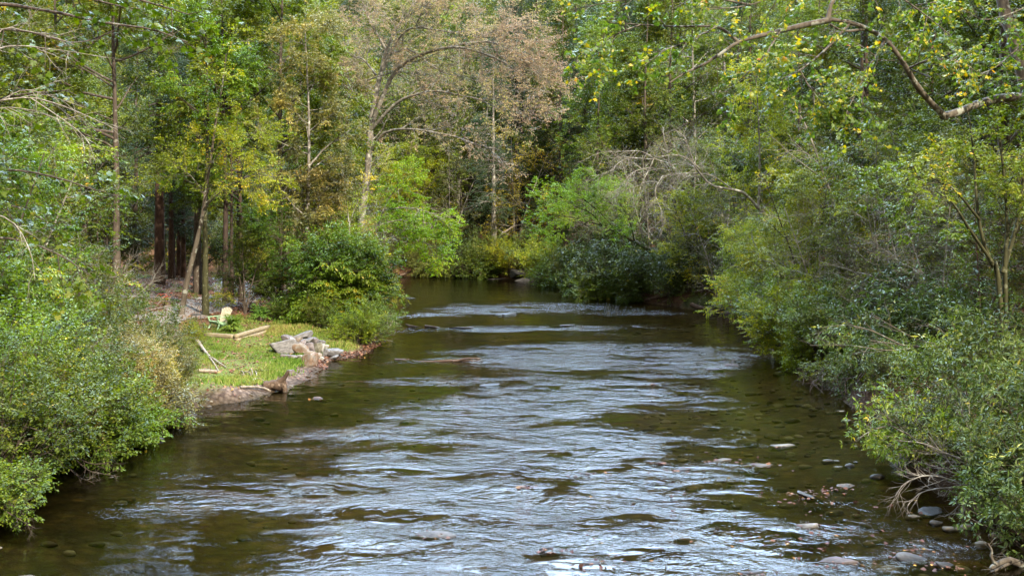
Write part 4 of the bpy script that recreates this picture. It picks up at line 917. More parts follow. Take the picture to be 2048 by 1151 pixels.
# mossy many-stemmed tree at the edge of the steep bank
f0 = foot(2015, 27)
custom('mossy_tree', 'mossy many-stemmed tree on the slope beneath the great limb', 'tree',
       [([f0] + L3((1995, 545, 27), (1985, 530, 27), (1965, 470, 27), (1955, 400, 27), (1950, 320, 27.2), (1940, 240, 27.5)), .085, .02, 14), ([f0] + L3((2010, 540, 27), (2015, 470, 27), (2012, 400, 27), (2005, 320, 27), (1995, 250, 27)), .075, .02, 14),
        (L3((2005, 545, 27), (2035, 440, 27.2), (2045, 350, 27.4), (2040, 260, 27.6)), .07, .02), (L3((1985, 525, 27), (1940, 460, 26.6), (1900, 400, 26.2), (1850, 380, 25.8), (1800, 385, 25.5)), .05, .012), (L3((1960, 440, 27), (1900, 372, 26.4), (1850, 370, 26), (1790, 400, 25.6)), .04, .01)],
       [L_(8, t0=.3, t1=1, ang=.9, L=1.3, fall=.35, nseg=5, jit=.14, trop=.05, rr=.012, flat=.8), L_(6, t0=.15, t1=1, ang=.75, L=.6, fall=.3, nseg=4, jit=.16, rr=.01, flat=.6), L_(3, t0=.2, t1=1, ang=.7, L=.3, fall=.2, nseg=3, jit=.2, rr=.009, flat=.5)],
       dict(n=12, size=.10, wid=.5, droop=.35, tilt=.7), 'moss', 'green', seed=31)
# thin pale birch-like stem
f0 = foot(1690, 45)
custom('birch_tree', 'pale birch-like stem rising bare among the green of the steep bank', 'tree',
       [([f0] + L3((1668, 420, 45), (1650, 360, 45), (1630, 300, 45), (1605, 240, 45), (1585, 215, 45)), .075, .02, 14), (L3((1652, 360, 45), (1643, 320, 45), (1640, 285, 45)), .02, .006), (L3((1640, 330, 45), (1610, 305, 44.7), (1570, 300, 44.5)), .02, .006), (L3((1650, 360, 45), (1590, 315, 44.5), (1540, 270, 44)), .025, .006), (L3((1680, 470, 45), (1720, 400, 44.6), (1780, 350, 44.2)), .03, .008)],
       [L_(8, t0=.2, t1=1, ang=.9, L=1.1, fall=.3, nseg=5, jit=.14, trop=.05, rr=.011), L_(5, t0=.2, t1=1, ang=.7, L=.5, fall=.2, nseg=4, jit=.18, rr=.011)],
       dict(n=5, size=.085, wid=.5, keep=.35), 'twig', 'lime', seed=32)

# ------------------------------------------------------------------ the wood behind, one mass
pts, kind_, scl, rz = [], [], [], []
R_ = np.random.default_rng(77)
tries = R_.uniform((-95, 12), (85, 190), (6400, 2))
sdv = shore(tries[:, 0], tries[:, 1])
for (x, y), sd in zip(tries, sdv):
    if sd < 11 or abs(x) > 24 + y * .62: continue
    if x < 0 and y < 95 and (x > -16 - (y - 40) * .35): continue
    if x < 0 and y < 86 and sd < 24: continue
    if x > 0 and y < 88 and sd < 16: continue
    if y < 42 and (x < 0 or sd < 13): continue
    if any((x - a) ** 2 + (y - b) ** 2 < 4.6 ** 2 for a, b, _ in pts): continue
    pts.append((x, y, 0.))
P_arr = np.array(pts); P_arr[:, 2] = height(P_arr[:, 0], P_arr[:, 1]) - .2
n_ = len(P_arr); kd = R_.choice([0, 1, 2], n_, p=[.42, .4, .18]); sc_ = R_.uniform(.85, 1.35, n_); rz_ = R_.uniform(0, 6.28, n_)
print('woodland trees', n_)
me = make_mesh('woodland', P_arr, [], None) if False else None
me = bpy.data.meshes.new('woodland'); me.vertices.add(n_); me.vertices.foreach_set('co', P_arr.astype(np.float32).ravel())
for nm, a, ty in (('kd', kd, 'INT'), ('sc', sc_, 'FLOAT'), ('rz', rz_, 'FLOAT')):
    at = me.attributes.new(nm, ty, 'POINT'); at.data.foreach_set('value', a.astype(np.int32 if ty == 'INT' else np.float32))
# three trees of that wood stand at its edge as objects of their own; the mass repeats them
edge = [plant('far1', 'broadleaf_tree', 'grey-trunked tree at the wood edge above the far bend', 'tree', *px_(880, 118), 1.1),
        plant('far2', 'broadleaf_tree', 'crooked tree at the wood edge over the far bend', 'tree', *px_(800, 116), 1.1),
        plant('far3', 'hemlock_tree', 'dark conifer at the wood edge over the far bend', 'tree', *px_(945, 128), 1.1)]
ng = bpy.data.node_groups.new('woodland', 'GeometryNodeTree')
ng.interface.new_socket('Geometry', in_out='INPUT', socket_type='NodeSocketGeometry'); ng.interface.new_socket('Geometry', in_out='OUTPUT', socket_type='NodeSocketGeometry')
gi = ng.nodes.new('NodeGroupInput'); go = ng.nodes.new('NodeGroupOutput'); jn = ng.nodes.new('GeometryNodeJoinGeometry')
def nat(nm, dt):
    n = ng.nodes.new('GeometryNodeInputNamedAttribute'); n.data_type = dt; n.inputs['Name'].default_value = nm; return n.outputs['Attribute']
a_k, a_s, a_r = nat('kd', 'INT'), nat('sc', 'FLOAT'), nat('rz', 'FLOAT')
cx = ng.nodes.new('ShaderNodeCombineXYZ'); ng.links.new(a_r, cx.inputs['Z'])
for k, e in enumerate(edge):
    cmp_ = ng.nodes.new('FunctionNodeCompare'); cmp_.data_type = 'INT'; cmp_.operation = 'EQUAL'
    ii = [s for s in cmp_.inputs if s.type == 'INT']; ng.links.new(a_k, ii[0]); ii[1].default_value = k
    for ch in e.children:
        oi = ng.nodes.new('GeometryNodeObjectInfo'); oi.inputs['Object'].default_value = ch; oi.transform_space = 'ORIGINAL'; oi.inputs['As Instance'].default_value = True
        ip = ng.nodes.new('GeometryNodeInstanceOnPoints')
        ng.links.new(gi.outputs[0], ip.inputs['Points']); ng.links.new(cmp_.outputs['Result'], ip.inputs['Selection']); ng.links.new(oi.outputs['Geometry'], ip.inputs['Instance'])
        ng.links.new(cx.outputs[0], ip.inputs['Rotation']); ng.links.new(a_s, ip.inputs['Scale']); ng.links.new(ip.outputs[0], jn.inputs[0])
ng.links.new(jn.outputs[0], go.inputs[0])
wo = tag(link('woodland', me), 'dense mixed forest covering the slopes behind the river', kind='stuff')
md = wo.modifiers.new('woodland', 'NODES'); md.node_group = ng
# ------------------------------------------------------------------ stones
rng = np.random.default_rng(5)
def rock_mesh(name, size, seed, mat, planes=9, sub=4, rough=.05, flat=0.):
    import bmesh
    r = np.random.default_rng(seed)
    bm = bmesh.new(); bmesh.ops.create_icosphere(bm, subdivisions=sub, radius=1)
    V = np.array([v.co[:] for v in bm.verts]); Fc = np.array([[v.index for v in f.verts] for f in bm.faces]); bm.free()
    n = norm(r.normal(size=(planes, 3))); n = np.vstack([n, [[0, 0, 1.], [0, 0, -1.]]]); o = np.concatenate([r.uniform(.55, .9, planes), [.6, .8]])
    dt = V @ n.T
    rad = np.where(dt > .05, o[None] / np.maximum(dt, .05), 9).min(axis=1); rad = np.minimum(rad, 1.35)
    rad = rad * (1 + rough * (smooth_noise(V[:, 0] * 4 + V[:, 2] * 3, V[:, 1] * 4 - V[:, 2] * 2, 1., seed) * .6 + .5 * r.normal(size=len(V)) * .25))
    return make_mesh(name, V * rad[:, None] * (np.array(size) / 2), [Fc], mat, smooth=False)

RK = {
 'grey': noise_mat('stone_grey', [(.3, (0.064, 0.062, 0.064)), (.5, (0.150, 0.143, 0.147)), (.7, (0.239, 0.232, 0.235))], 6, .75, .5, .03, scale_v=(1, 1, 2.5)),
 'violet': noise_mat('stone_violet', [(.3, (0.082, 0.069, 0.072)), (.5, (0.152, 0.129, 0.132)), (.7, (0.216, 0.193, 0.196))], 5, .75, .5, .03, scale_v=(1, 1, 2)),
 'tan': noise_mat('stone_tan', [(.3, (0.086, 0.066, 0.053)), (.5, (0.183, 0.143, 0.113)), (.7, (0.273, 0.240, 0.200))], 5, .8, .5, .03),
 'rust': noise_mat('stone_rust', [(.3, (.075, .05, .036)), (.45, (.19, .125, .085)), (.6, (.21, .19, .17)), (.75, (.33, .29, .25))], 5, .8, .5, .03),
 'chalk': noise_mat('stone_chalk', [(.3, (0.182, 0.171, 0.161)), (.5, (0.307, 0.297, 0.280)), (.7, (0.409, 0.399, 0.382))], 5, .75, .4, .03),
 'olive': noise_mat('stone_mossy', [(.3, (0.045, 0.042, 0.028)), (.5, (0.124, 0.114, 0.081)), (.7, (0.250, 0.236, 0.203))], 4, .85, .5, .03),
 'wet': noise_mat('stone_wet', [(.3, (0.021, 0.020, 0.018)), (.5, (0.048, 0.044, 0.041)), (.7, (0.092, 0.089, 0.086))], 6, .55, .5, .03, spec=.3),
}
def wet_band(mat):
    nt = mat.node_tree; N = nt.nodes; b = N['Principled BSDF']; src = b.inputs['Base Color'].links[0].from_socket
    g = N.new('ShaderNodeNewGeometry'); sp = N.new('ShaderNodeSeparateXYZ'); nt.links.new(g.outputs['Position'], sp.inputs[0])
    mr = N.new('ShaderNodeMapRange'); mr.inputs['From Min'].default_value = .015; mr.inputs['From Max'].default_value = .07; nt.links.new(sp.outputs['Z'], mr.inputs['Value'])
    mx = N.new('ShaderNodeMix'); mx.data_type = 'RGBA'; mx.blend_type = 'MULTIPLY'; mx.inputs['Factor'].default_value = 1
    cr = ramp(N, [(0, (.3, .28, .25)), (1, (1, 1, 1))]); nt.links.new(mr.outputs[0], cr.inputs['Fac']); nt.links.new(src, mx.inputs['A']); nt.links.new(cr.outputs['Color'], mx.inputs['B'])
    nt.links.new(mx.outputs['Result'], b.inputs['Base Color']); return mat
RK['pale'] = wet_band(noise_mat('stone_pale', [(.3, (.12, .11, .095)), (.5, (.24, .225, .20)), (.7, (.36, .345, .32))], 9, .8, .6, .03))
for k_ in ('wet',): wet_band(RK[k_])
RIVMAT = {k_: wet_band(noise_mat('river_' + k_, [(.3, c0), (.5, c1), (.7, c2)], 8, .7, .6, .03)) for k_, c0, c1, c2 in (('grey', (.06, .055, .05), (.13, .12, .11), (.22, .21, .20)), ('violet', (.07, .05, .045), (.14, .105, .10), (.22, .18, .17)), ('tan', (.09, .065, .04), (.18, .13, .085), (.27, .21, .15)), ('rust', (.07, .04, .025), (.16, .09, .055), (.24, .15, .10)))}
def stone(name, label, px, py, wp, hp, mat, seed, deep=.75, inwater=False, rot=None, planes=8, group=None, sink=.0):
    """a stone whose foot shows at (px, py + hp/2)"""
    p = water_at(px, py + hp * .4) if inwater else ground_at(px, py + hp * .4)
    k = p[1] / F; w_, h_ = wp * k, hp * k * 1.1
    me = rock_mesh(name, (w_ * 1.08, w_ * deep, h_ * (1.35 if not inwater else 1.45)), seed, (RIVMAT.get(mat) if inwater else None) or RK[mat], planes)
    o = link(name, me, None, (p[0], p[1] + w_ * deep * .3, p[2] + h_ * (.38 if not inwater else -.28) - sink), (rng.normal() * .12, rng.normal() * .12 + (rot or 0), rng.normal() * .25))
    return tag(o, label, 'stone', group)

PILE = [(562, 697, 42, 24, 'grey', 'big banded grey boulder at the lawn end of the rock pile'), (575, 682, 26, 8, 'violet', 'long flat slab on the upper edge of the rock pile'), (582, 688, 11, 14, 'chalk', 'small upright cream block beside the big banded boulder'),
 (602, 679, 34, 13, 'grey', 'wide grey slab topping the back of the rock pile'), (596, 685, 16, 9, 'tan', 'tan stone tucked under the topmost grey slab'), (612, 688, 20, 10, 'grey', 'wedge-shaped grey stone just below the top slab'),
 (627, 688, 20, 14, 'violet', 'tilted violet-grey slab on the river side of the pile top'), (600, 694, 24, 11, 'violet', 'reddish flat stone in the heart of the rock pile'), (596, 702, 28, 18, 'rust', 'rusty brown boulder next to the big banded one'),
 (619, 701, 13, 19, 'violet', 'narrow violet slab leaning across the pile'), (613, 708, 22, 11, 'tan', 'smooth ochre stone under the leaning violet slab'), (633, 701, 16, 17, 'olive', 'mossy pale block beside the leaning violet slab'),
 (643, 702, 10, 17, 'chalk', 'tall cream stone near the water side of the pile'), (643, 692, 17, 12, 'grey', 'grey stone on the downstream shoulder of the pile'), (650, 706, 8, 15, 'grey', 'thin dark upright slab next to the round boulder'),
 (665, 707, 27, 15, 'grey', 'round bluish-ended boulder at the water end of the pile'), (651, 698, 9, 8, 'chalk', 'little white stone above the round boulder'), (580, 716, 25, 9, 'violet', 'flat violet flagstone lying in the grass below the pile'),
 (601, 716, 15, 10, 'pale', 'pale angular stone beside the violet flagstone'), (617, 720, 30, 22, 'rust', 'rust-streaked boulder at the foot of the pile by the water'), (641, 716, 9, 7, 'chalk', 'small white cobble at the foot of the pile'),
 (663, 717, 17, 5, 'grey', 'thin grey flag at the waterline under the round boulder'), (582, 745, 14, 10, 'violet', 'lone reddish stone in the grassy edge below the pile'), (632, 712, 14, 9, 'tan', 'ochre cobble wedged low in the pile'), (609, 699, 13, 9, 'rust', 'small rust-red stone in the middle of the pile'),]
for i, (px, py, w_, h_, mt, lb) in enumerate(PILE):
    stone('rock', lb, px, py, w_ * 1.18, h_ * 1.2, mt, 100 + i, sink=-(.10 if 565 < px < 655 and py < 705 else 0), group='rocks piled on the lawn bank', rot=rng.normal() * .25)

RIV = [(1560, 888, 52, 11, 'pale', 'white flat stone alone in the calm shallows'), (1448, 918, 44, 8, 'pale', 'low pale stone between white flat stone and the riffle'), (1622, 1047, 58, 20, 'pale', 'largest pale boulder in the shallows with brown leaves'),
 (1692, 970, 40, 10, 'tan', 'square-ended brownish stone in the shallows near the drift twigs'), (868, 1064, 72, 18, 'grey', 'dark grey stone alone in the middle of the bright riffle'), (1100, 1092, 34, 16, 'wet', 'leaf-topped brown stone at the edge of the bright riffle'),
 (1185, 1122, 44, 13, 'wet', 'dark wet stone with yellow leaves by the bottom riffle'), (1172, 945, 44, 8, 'wet', 'flat wet stone with red leaves mid-stream'), (1320, 922, 17, 9, 'violet', 'small pinkish stone poking out mid-stream'),
 (1682, 1120, 60, 16, 'violet', 'reddish leaf-strewn stone in the bottom shallows'), (1862, 1022, 78, 13, 'wet', 'broad dark ledge with leaves under the drift twigs'), (1430, 735, 36, 7, 'pale', 'white stone at the lip of the upper riffle'), (1466, 728, 40, 8, 'rust', 'leafy reddish stone beside the white riffle-lip stone'),
 (1505, 1143, 42, 12, 'wet', 'wet stone cut by the bottom edge of the view'), (1845, 1116, 66, 14, 'wet', 'low dark stone with leaf litter near the greyish stump'), (828, 651, 34, 6, 'wet', 'dark ledge stone nearest the lawn bank in the middle rapids'), (872, 652, 34, 6, 'wet', 'second dark ledge stone in the middle rapids'),
 (920, 654, 40, 4, 'wet', 'thin leafy ledge stone in the middle rapids'), (1012, 626, 38, 6, 'wet', 'dark hump of rock in the upper rapids'), (1128, 649, 46, 5, 'wet', 'long dark ledge at mid-river in the middle rapids'), (822, 594, 20, 5, 'grey', 'grey stone in the smooth pool below the bend'),
 (1045, 970, 16, 7, 'olive', 'greenish cobble on the edge of the white riffle'), (295, 872, 48, 17, 'wet', 'dark rock at the waterline under the big shrubs'), (372, 829, 36, 6, 'violet', 'flat stone at the end of the shingle'), (640, 796, 26, 4, 'rust', 'leafy flat stone just off the shingle'),
 (1360, 938, 34, 7, 'wet', 'leafy stone just upstream of the low pale stone'), (1520, 929, 60, 5, 'tan', 'thin tan ledge awash beside the low pale stone'), (1900, 1128, 40, 10, 'wet', 'wet cobble beside the greyish stump'), (1625, 991, 60, 8, 'wet', 'leaf-covered shelf above the largest pale boulder'),
 (800, 716, 24, 5, 'violet', 'reddish flat stone at the lawn end of the driftwood bar'), (1305, 765, 10, 6, 'pale', 'tiny pale stone in the bright riffle'), (985, 768, 40, 6, 'wet', 'dark stone just awash upstream in the bright riffle'), (1050, 970, 22, 6, 'wet', 'dark stone awash beside the greenish cobble')]
for i, (px, py, w_, h_, mt, lb) in enumerate(RIV):
    stone('river_stone', lb, px, py, w_, h_, mt, 200 + i, inwater=True, deep=.6, group='stones in the river')
FARR = [(856, 542, 24, 11, 'chalk', 'white boulder on the far bank'), (890, 552, 40, 3, 'wet', 'low grey ledge at the far waterline'), (935, 553, 50, 5, 'wet', 'long wet ledge under the far conifer'), (1000, 556, 50, 4, 'wet', 'flat grey ledge at the turn of the far bank'), (1040, 549, 40, 16, 'wet', 'dark overhung rock at the turn of the far bank'),
 (1050, 560, 30, 5, 'tan', 'small tan ledge at the point of the far bank'), (1480, 607, 32, 17, 'tan', 'squared tan block in the cove outcrop'), (1500, 624, 36, 18, 'tan', 'broken tan block at the foot of the cove outcrop'), (1462, 624, 22, 9, 'violet', 'low stone before the cove outcrop'), (1518, 622, 26, 20, 'rust', 'rusty block ending the cove outcrop'), (1440, 622, 26, 9, 'wet', 'dark stone at the waterline of the cove')]
for i, (px, py, w_, h_, mt, lb) in enumerate(FARR):
    stone('rock', lb, px, py, w_, h_, mt, 300 + i, group='rocks of the far banks')

# ------------------------------------------------------------------ the sitting place on the lawn bank
def box_to(buf, c, sz, M=None, bev=0.):
    x, y, z = np.array(sz) / 2
    V = np.array([(sx * x, sy * y, sz_ * z) for sx in (-1, 1) for sy in (-1, 1) for sz_ in (-1, 1)], float)
    if M is not None: V = V @ np.asarray(M).T
    buf.add(V + np.array(c), quads=np.array([(0, 1, 3, 2), (4, 6, 7, 5), (0, 4, 5, 1), (2, 3, 7, 6), (0, 2, 6, 4), (1, 5, 7, 3)]))
def rotm(ax, a):
    c, s = math.cos(a), math.sin(a)
    return np.array({'x': [[1, 0, 0], [0, c, -s], [0, s, c]], 'y': [[c, 0, s], [0, 1, 0], [-s, 0, c]], 'z': [[c, -s, 0], [s, c, 0], [0, 0, 1]]}[ax])
def bevel(o, w_=.006):
    md = o.modifiers.new('bevel', 'BEVEL'); md.width = w_; md.segments = 2; return o
mint = noise_mat('paint_mint', [(.3, (.22, .37, .22)), (.7, (.32, .47, .29))], 12, .55, .1, .004)
cream = noise_mat('paint_cream', [(.3, (.40, .36, .27)), (.7, (.54, .50, .39))], 12, .55, .1, .004)
pc = ground_at(439, 657)
CHX = pc.copy()
ch = empty('adirondack_chair', tuple(CHX), 'weathered mint and cream slatted garden chair facing the river', 'chair', None, math.radians(236)); ch.scale = (.95, .95, .95)
b = Buf()
for k in range(6):
    t = k / 5; box_to(b, (.36 - .56 * t, 0, .39 - .11 * t), (.09, .54, .022), rotm('y', math.atan2(.11, .56)))
bevel(link('seat', b.mesh('chair_seat', mint), ch))
b = Buf()
for k in range(7):
    u = (k - 3) / 3; ang = u * .17
    Mt = rotm('y', -.42) @ rotm('x', -ang)
    h_ = .80 - .10 * u * u
    box_to(b, np.array([-.19, u * .215, .27]) + Mt @ np.array([0, 0, h_ / 2]), (.02, .068, h_), Mt)
for zz, wd in ((.30, .46), (.62, .60)):
    box_to(b, np.array([-.215, 0, .27]) + rotm('y', -.42) @ np.array([-.0, 0, zz - .1]), (.025, wd, .06), rotm('y', -.42))
bevel(link('backrest', b.mesh('chair_back', cream), ch))
for sgn in (-1, 1):
    b = Buf(); box_to(b, (.02, sgn * .37, .575), (.82, .13, .026)); bevel(link('armrest', b.mesh('chair_arm', mint), ch))
    b = Buf(); b.tube(curve([(.40, sgn * .32, .60), (.36, sgn * .32, .45), (.27, sgn * .32, .30), (.33, sgn * .32, .12), (.42, sgn * .32, -.02)], 9), np.full(9, .040), 6); link('leg', b.mesh('chair_front_leg', mint, True), ch)
    b = Buf(); box_to(b, (-.10, sgn * .285, .20), (.98, .028, .10), rotm('y', -.36)); bevel(link('side_rail', b.mesh('chair_rail', mint), ch))
    b = Buf(); box_to(b, (-.46, sgn * .31, .29), (.06, .028, .60), rotm('y', .2)); bevel(link('leg', b.mesh('chair_back_leg', cream), ch))

def fern(name, label, p, R_f, H_f, potmat, seed, pot=True):
    global rng
    rng = np.random.default_rng(seed)
    e = empty(name, tuple(p), label, 'potted plant' if pot else 'fern')
    z0 = 0
    if pot:
        prof = [(.0, 0), (.13, 0), (.19, .22), (.205, .30), (.225, .30), (.225, .345), (.195, .345), (.18, .30), (0, .29)]
        a = np.linspace(0, 2 * math.pi, 21)[:-1]; V = np.array([(r_ * math.cos(t), r_ * math.sin(t), z_) for r_, z_ in prof for t in a])
        id_ = np.arange(len(prof) * 20).reshape(len(prof), 20)
        q = np.stack([id_[:-1], np.roll(id_[:-1], -1, 1), np.roll(id_[1:], -1, 1), id_[1:]], -1).reshape(-1, 4)
        link('pot', make_mesh('fern_pot', V, [q], potmat, smooth=True), e); z0 = .3
    wood, lf = Buf(), Buf(); n = 46
    a = rng.uniform(0, 6.283, n); el = rng.uniform(.15, 1.35, n); L = R_f * rng.uniform(.75, 1.15, n)
    Ps = []
    for k in range(n):
        u = np.array([math.cos(a[k]) * math.cos(el[k]), math.sin(a[k]) * math.cos(el[k]), math.sin(el[k]) * H_f / R_f]); h_ = np.array([math.cos(a[k]), math.sin(a[k]), 0])
        t = np.linspace(0, 1, 8)[:, None]
        Ps.append(np.array([0, 0, z0]) + .05 * h_ + L[k] * (t * u + .28 * h_ * t * t - np.array([0, 0, .62]) * t ** 2.2 * math.cos(el[k])))
    Ps = np.array(Ps); wood.tube(Ps, np.full(Ps.shape[:2], .004), 3)
    leaf_twigs(lf, Ps, 34, .13, .28, droop=.15, tilt=.35, spread=.12, lvt=.12, lvo=.68, lvs=.05)
    link('stalks', wood.mesh('fern_stalks', LM['fern'], attr='x'), e); link('fronds', lf.mesh('fern_fronds', LM['fern']), e)
    return e
pot_br = noise_mat('pot_brown', [(.3, (.045, .026, .022)), (.7, (.085, .05, .042))], 8, .5, .1, .005)
pot_gr = noise_mat('pot_grey', [(.3, (.16, .13, .11)), (.7, (.26, .22, .19))], 8, .7, .1, .005)
fern('potted_fern', 'lush fern in a brown pot at the corner of the timber edging', ground_at(465, 664), .42, .60, pot_br, 41)
fern('potted_fern', 'yellow-green fern in a grey pot near the end of the timber beam', ground_at(521, 643), .50, .80, pot_gr, 42)
fern('fern', 'small wild fern under the dark bushy tree', ground_at(468, 592), .55, .7, None, 43, pot=False)

# timber edging: two courses of beams meeting at a corner
timber = noise_mat('old_timber', [(.25, (.11, .085, .05)), (.45, (.25, .20, .13)), (.7, (.37, .32, .22))], 9, .85, .5, .012, scale_v=(.35, 2, 2))
cA = ground_at(471, 680); cB = ground_at(537, 659); cC = ground_at(410, 672)
def beam(label, p, q, z, wd=.19, ht=.17):
    d = np.array(q) - np.array(p); L = float(np.hypot(d[0], d[1])); b = Buf()
    xs = np.linspace(0, L, 14); sec = [(-.5, -.5), (-.43, -.5), (.43, -.5), (.5, -.43), (.5, .43), (.43, .5), (-.43, .5), (-.5, .43)]
    V = np.array([(x, sy * wd * (1 + rng.normal() * .015), sz * ht * (1 + rng.normal() * .02)) for x in xs for sy, sz in sec]); id_ = np.arange(14 * 8).reshape(14, 8)
    q_ = np.stack([id_[:-1], np.roll(id_[:-1], -1, 1), np.roll(id_[1:], -1, 1), id_[1:]], -1).reshape(-1, 4)
    b.add(V, quads=q_)
    for r_ in (id_[0][::-1], id_[-1]): b.Q.append(np.array([[r_[0], r_[1], r_[2], r_[3]], [r_[0], r_[3], r_[4], r_[7]], [r_[4], r_[5], r_[6], r_[7]]]))
    o = link('timber_beam', b.mesh('timber_beam', timber), None, (p[0], p[1], z), (0, math.atan2(-(q[2] - p[2]) * .0, L), math.atan2(d[1], d[0])))
    return tag(o, label, 'timber', 'timber edging of the sitting place')
zt = max(cA[2] + .16, hz(cA[0] - .8, cA[1] + .8) + .02)
beam('upper squared timber facing the rock pile', cA, cB, zt + .0)
beam('lower squared timber facing the rock pile, half in the grass', cA + np.array([.05, -.07, 0]), cB + np.array([.1, -.05, 0]), zt - .176, ht=.17)
off = norm(np.array(cC - cA)[None])[0]
beam('upper squared timber running from the corner toward the bank shrubs', cA + off * .12 + np.array([0, .10, 0]), cC, zt - .02)
beam('lower squared timber running from the corner toward the bank shrubs', cA + off * .10 + np.array([0, .05, 0]), cC + np.array([0, -.1, 0]), zt - .196)

# wrought-iron chair, dark, by the olive trunk
iron = noise_mat('iron_dark', [(.3, (.02, .02, .02)), (.7, (.06, .055, .05))], 10, .5, .1, .003, spec=.5)
pi_ = ground_at(392, 648)
ic = empty('iron_chair', tuple(pi_), 'dark wrought-iron chair at the foot of the olive-barked tree', 'chair', None, math.radians(160))
b = Buf(); b.tube(curve([(-.2, -.2, .42), (-.24, -.22, .75), (-.26, 0, .95), (-.24, .22, .75), (-.2, .2, .42)], 15), np.full(15, .013), 5)
for k in range(3): b.tube(curve([(-.2, -.1 + .1 * k, .44), (-.25, -.16 + .16 * k, .62), (-.23, -.05 + .05 * k, .78), (-.25, 0, .9)], 10), np.full(10, .009), 4)
link('backrest', b.mesh('iron_back', iron, True), ic)
b = Buf(); an = np.linspace(0, 6.283, 17); b.tube(np.stack([.22 * np.cos(an), .22 * np.sin(an), np.full(17, .44)], 1), np.full(17, .014), 5)
for k in range(5): y_ = -.16 + .08 * k; x_ = math.sqrt(.0484 - y_ * y_); b.tube(np.array([(-x_, y_, .44), (0, y_, .435), (x_, y_, .44)]), np.full(3, .008), 4)
link('seat', b.mesh('iron_seat', iron, True), ic)
for sx in (-1, 1):
    for sy in (-1, 1):
        b = Buf(); b.tube(curve([(sx * .16, sy * .16, .44), (sx * .14, sy * .14, .25), (sx * .22, sy * .22, 0)], 7), np.full(7, .012), 5); link('leg', b.mesh('iron_leg', iron, True), ic)

# red and orange blooms by the path
bloom = leaf_mat('petal_red', [(.2, (.55, .03, .02)), (.6, (.75, .12, .03)), (.9, (.8, .3, .05))], .5, .3)
pf = ground_at(328, 616)
rng = np.random.default_rng(61); fl = empty('flower_plant', tuple(pf), 'flowering plant with red and orange blooms beside the path', 'flowers')
wd, lf = grow([((0, 0, -.05), (rng.normal() * .1, rng.normal() * .1, .3), (rng.normal() * .25, rng.normal() * .25, .62), ) and ([(0, 0, -.05), (a_ * .4, b_ * .4, .32), (a_, b_, .5 + rng.uniform(0, .25))], .008, .004, 5) for a_, b_ in rng.normal(size=(12, 2)) * .2],
              [L_(3, t0=.3, t1=.9, ang=.8, L=.16, nseg=3, rr=.01)], dict(n=6, size=.08, wid=.4), (4, 3))
link('stalks', wd.mesh('flower_stalks', LM['green'], attr='x'), fl); link('leaves', lf.mesh('flower_leaves', LM['green']), fl)
b = Buf(); tops = np.concatenate(wd.V)[: 12 * 5 * 4].reshape(12, 5, 4, 3)[:, -1].mean(axis=1)
for t in tops:
    k = 12; a_ = np.arange(k) * 2.4; d = np.stack([np.cos(a_), np.sin(a_), rng.uniform(-.1, .5, k)], 1)
    put_leaves(b, np.repeat(t[None], k, 0), d, np.array([0, 0, 1.]) + rng.normal(size=(k, 3)) * .3, np.full(k, .075), .6, np.clip(.5 + .2 * rng.normal(size=k), 0, 1), OVATE)
link('blooms', b.mesh('flower_blooms', bloom), fl)

# ------------------------------------------------------------------ gravel path through the woods
def strip(pts, wd, n=60, lift=.02):
    c = curve(pts, n); t = norm(np.gradient(c, axis=0)); s = np.stack([-t[:, 1], t[:, 0]], 1); V = []
    us = np.linspace(-1, 1, 13)
    jitr = 1 + .18 * np.sin(np.arange(n) * .7) + .1 * np.sin(np.arange(n) * 1.9)
    for i in range(n):
        for u in us:
            x = c[i, 0] + s[i, 0] * u * wd / 2 * jitr[i]; y = c[i, 1] + s[i, 1] * u * wd / 2 * jitr[i]; V.append((x, y, 0))
    V = np.array(V); V[:, 2] = height(V[:, 0], V[:, 1]) + lift
    id_ = np.arange(len(V)).reshape(n, 13); return V, np.stack([id_[:-1, :-1], id_[:-1, 1:], id_[1:, 1:], id_[1:, :-1]], -1).reshape(-1, 4)
gravel = noise_mat('path_gravel', [(.3, (.10, .085, .075)), (.5, (.20, .18, .165)), (.7, (.30, .28, .265))], 18, .9, .5, .03)
V, q = strip([(-33, 53, 0), (-24, 54.5, 0), (-18.5, 56.5, 0), (-17.2, 61, 0), (-19, 69, 0), (-22.5, 80, 0), (-25, 96, 0)], 3.0)
tag(link('gravel_path', make_mesh('gravel_path', V, [q], gravel, smooth=True)), 'grey gravel path winding into the woods', kind='structure')
V, q = strip([(-17.6, 60, 0), (-16.4, 54, 0), (-16.2, 49.5, 0), (-16.8, 46, 0)], 2.6, 40, .024)
tag(link('gravel_path', make_mesh('gravel_path_spur', V, [q], gravel, smooth=True)), 'gravel spur leading to the garden chair', kind='structure')

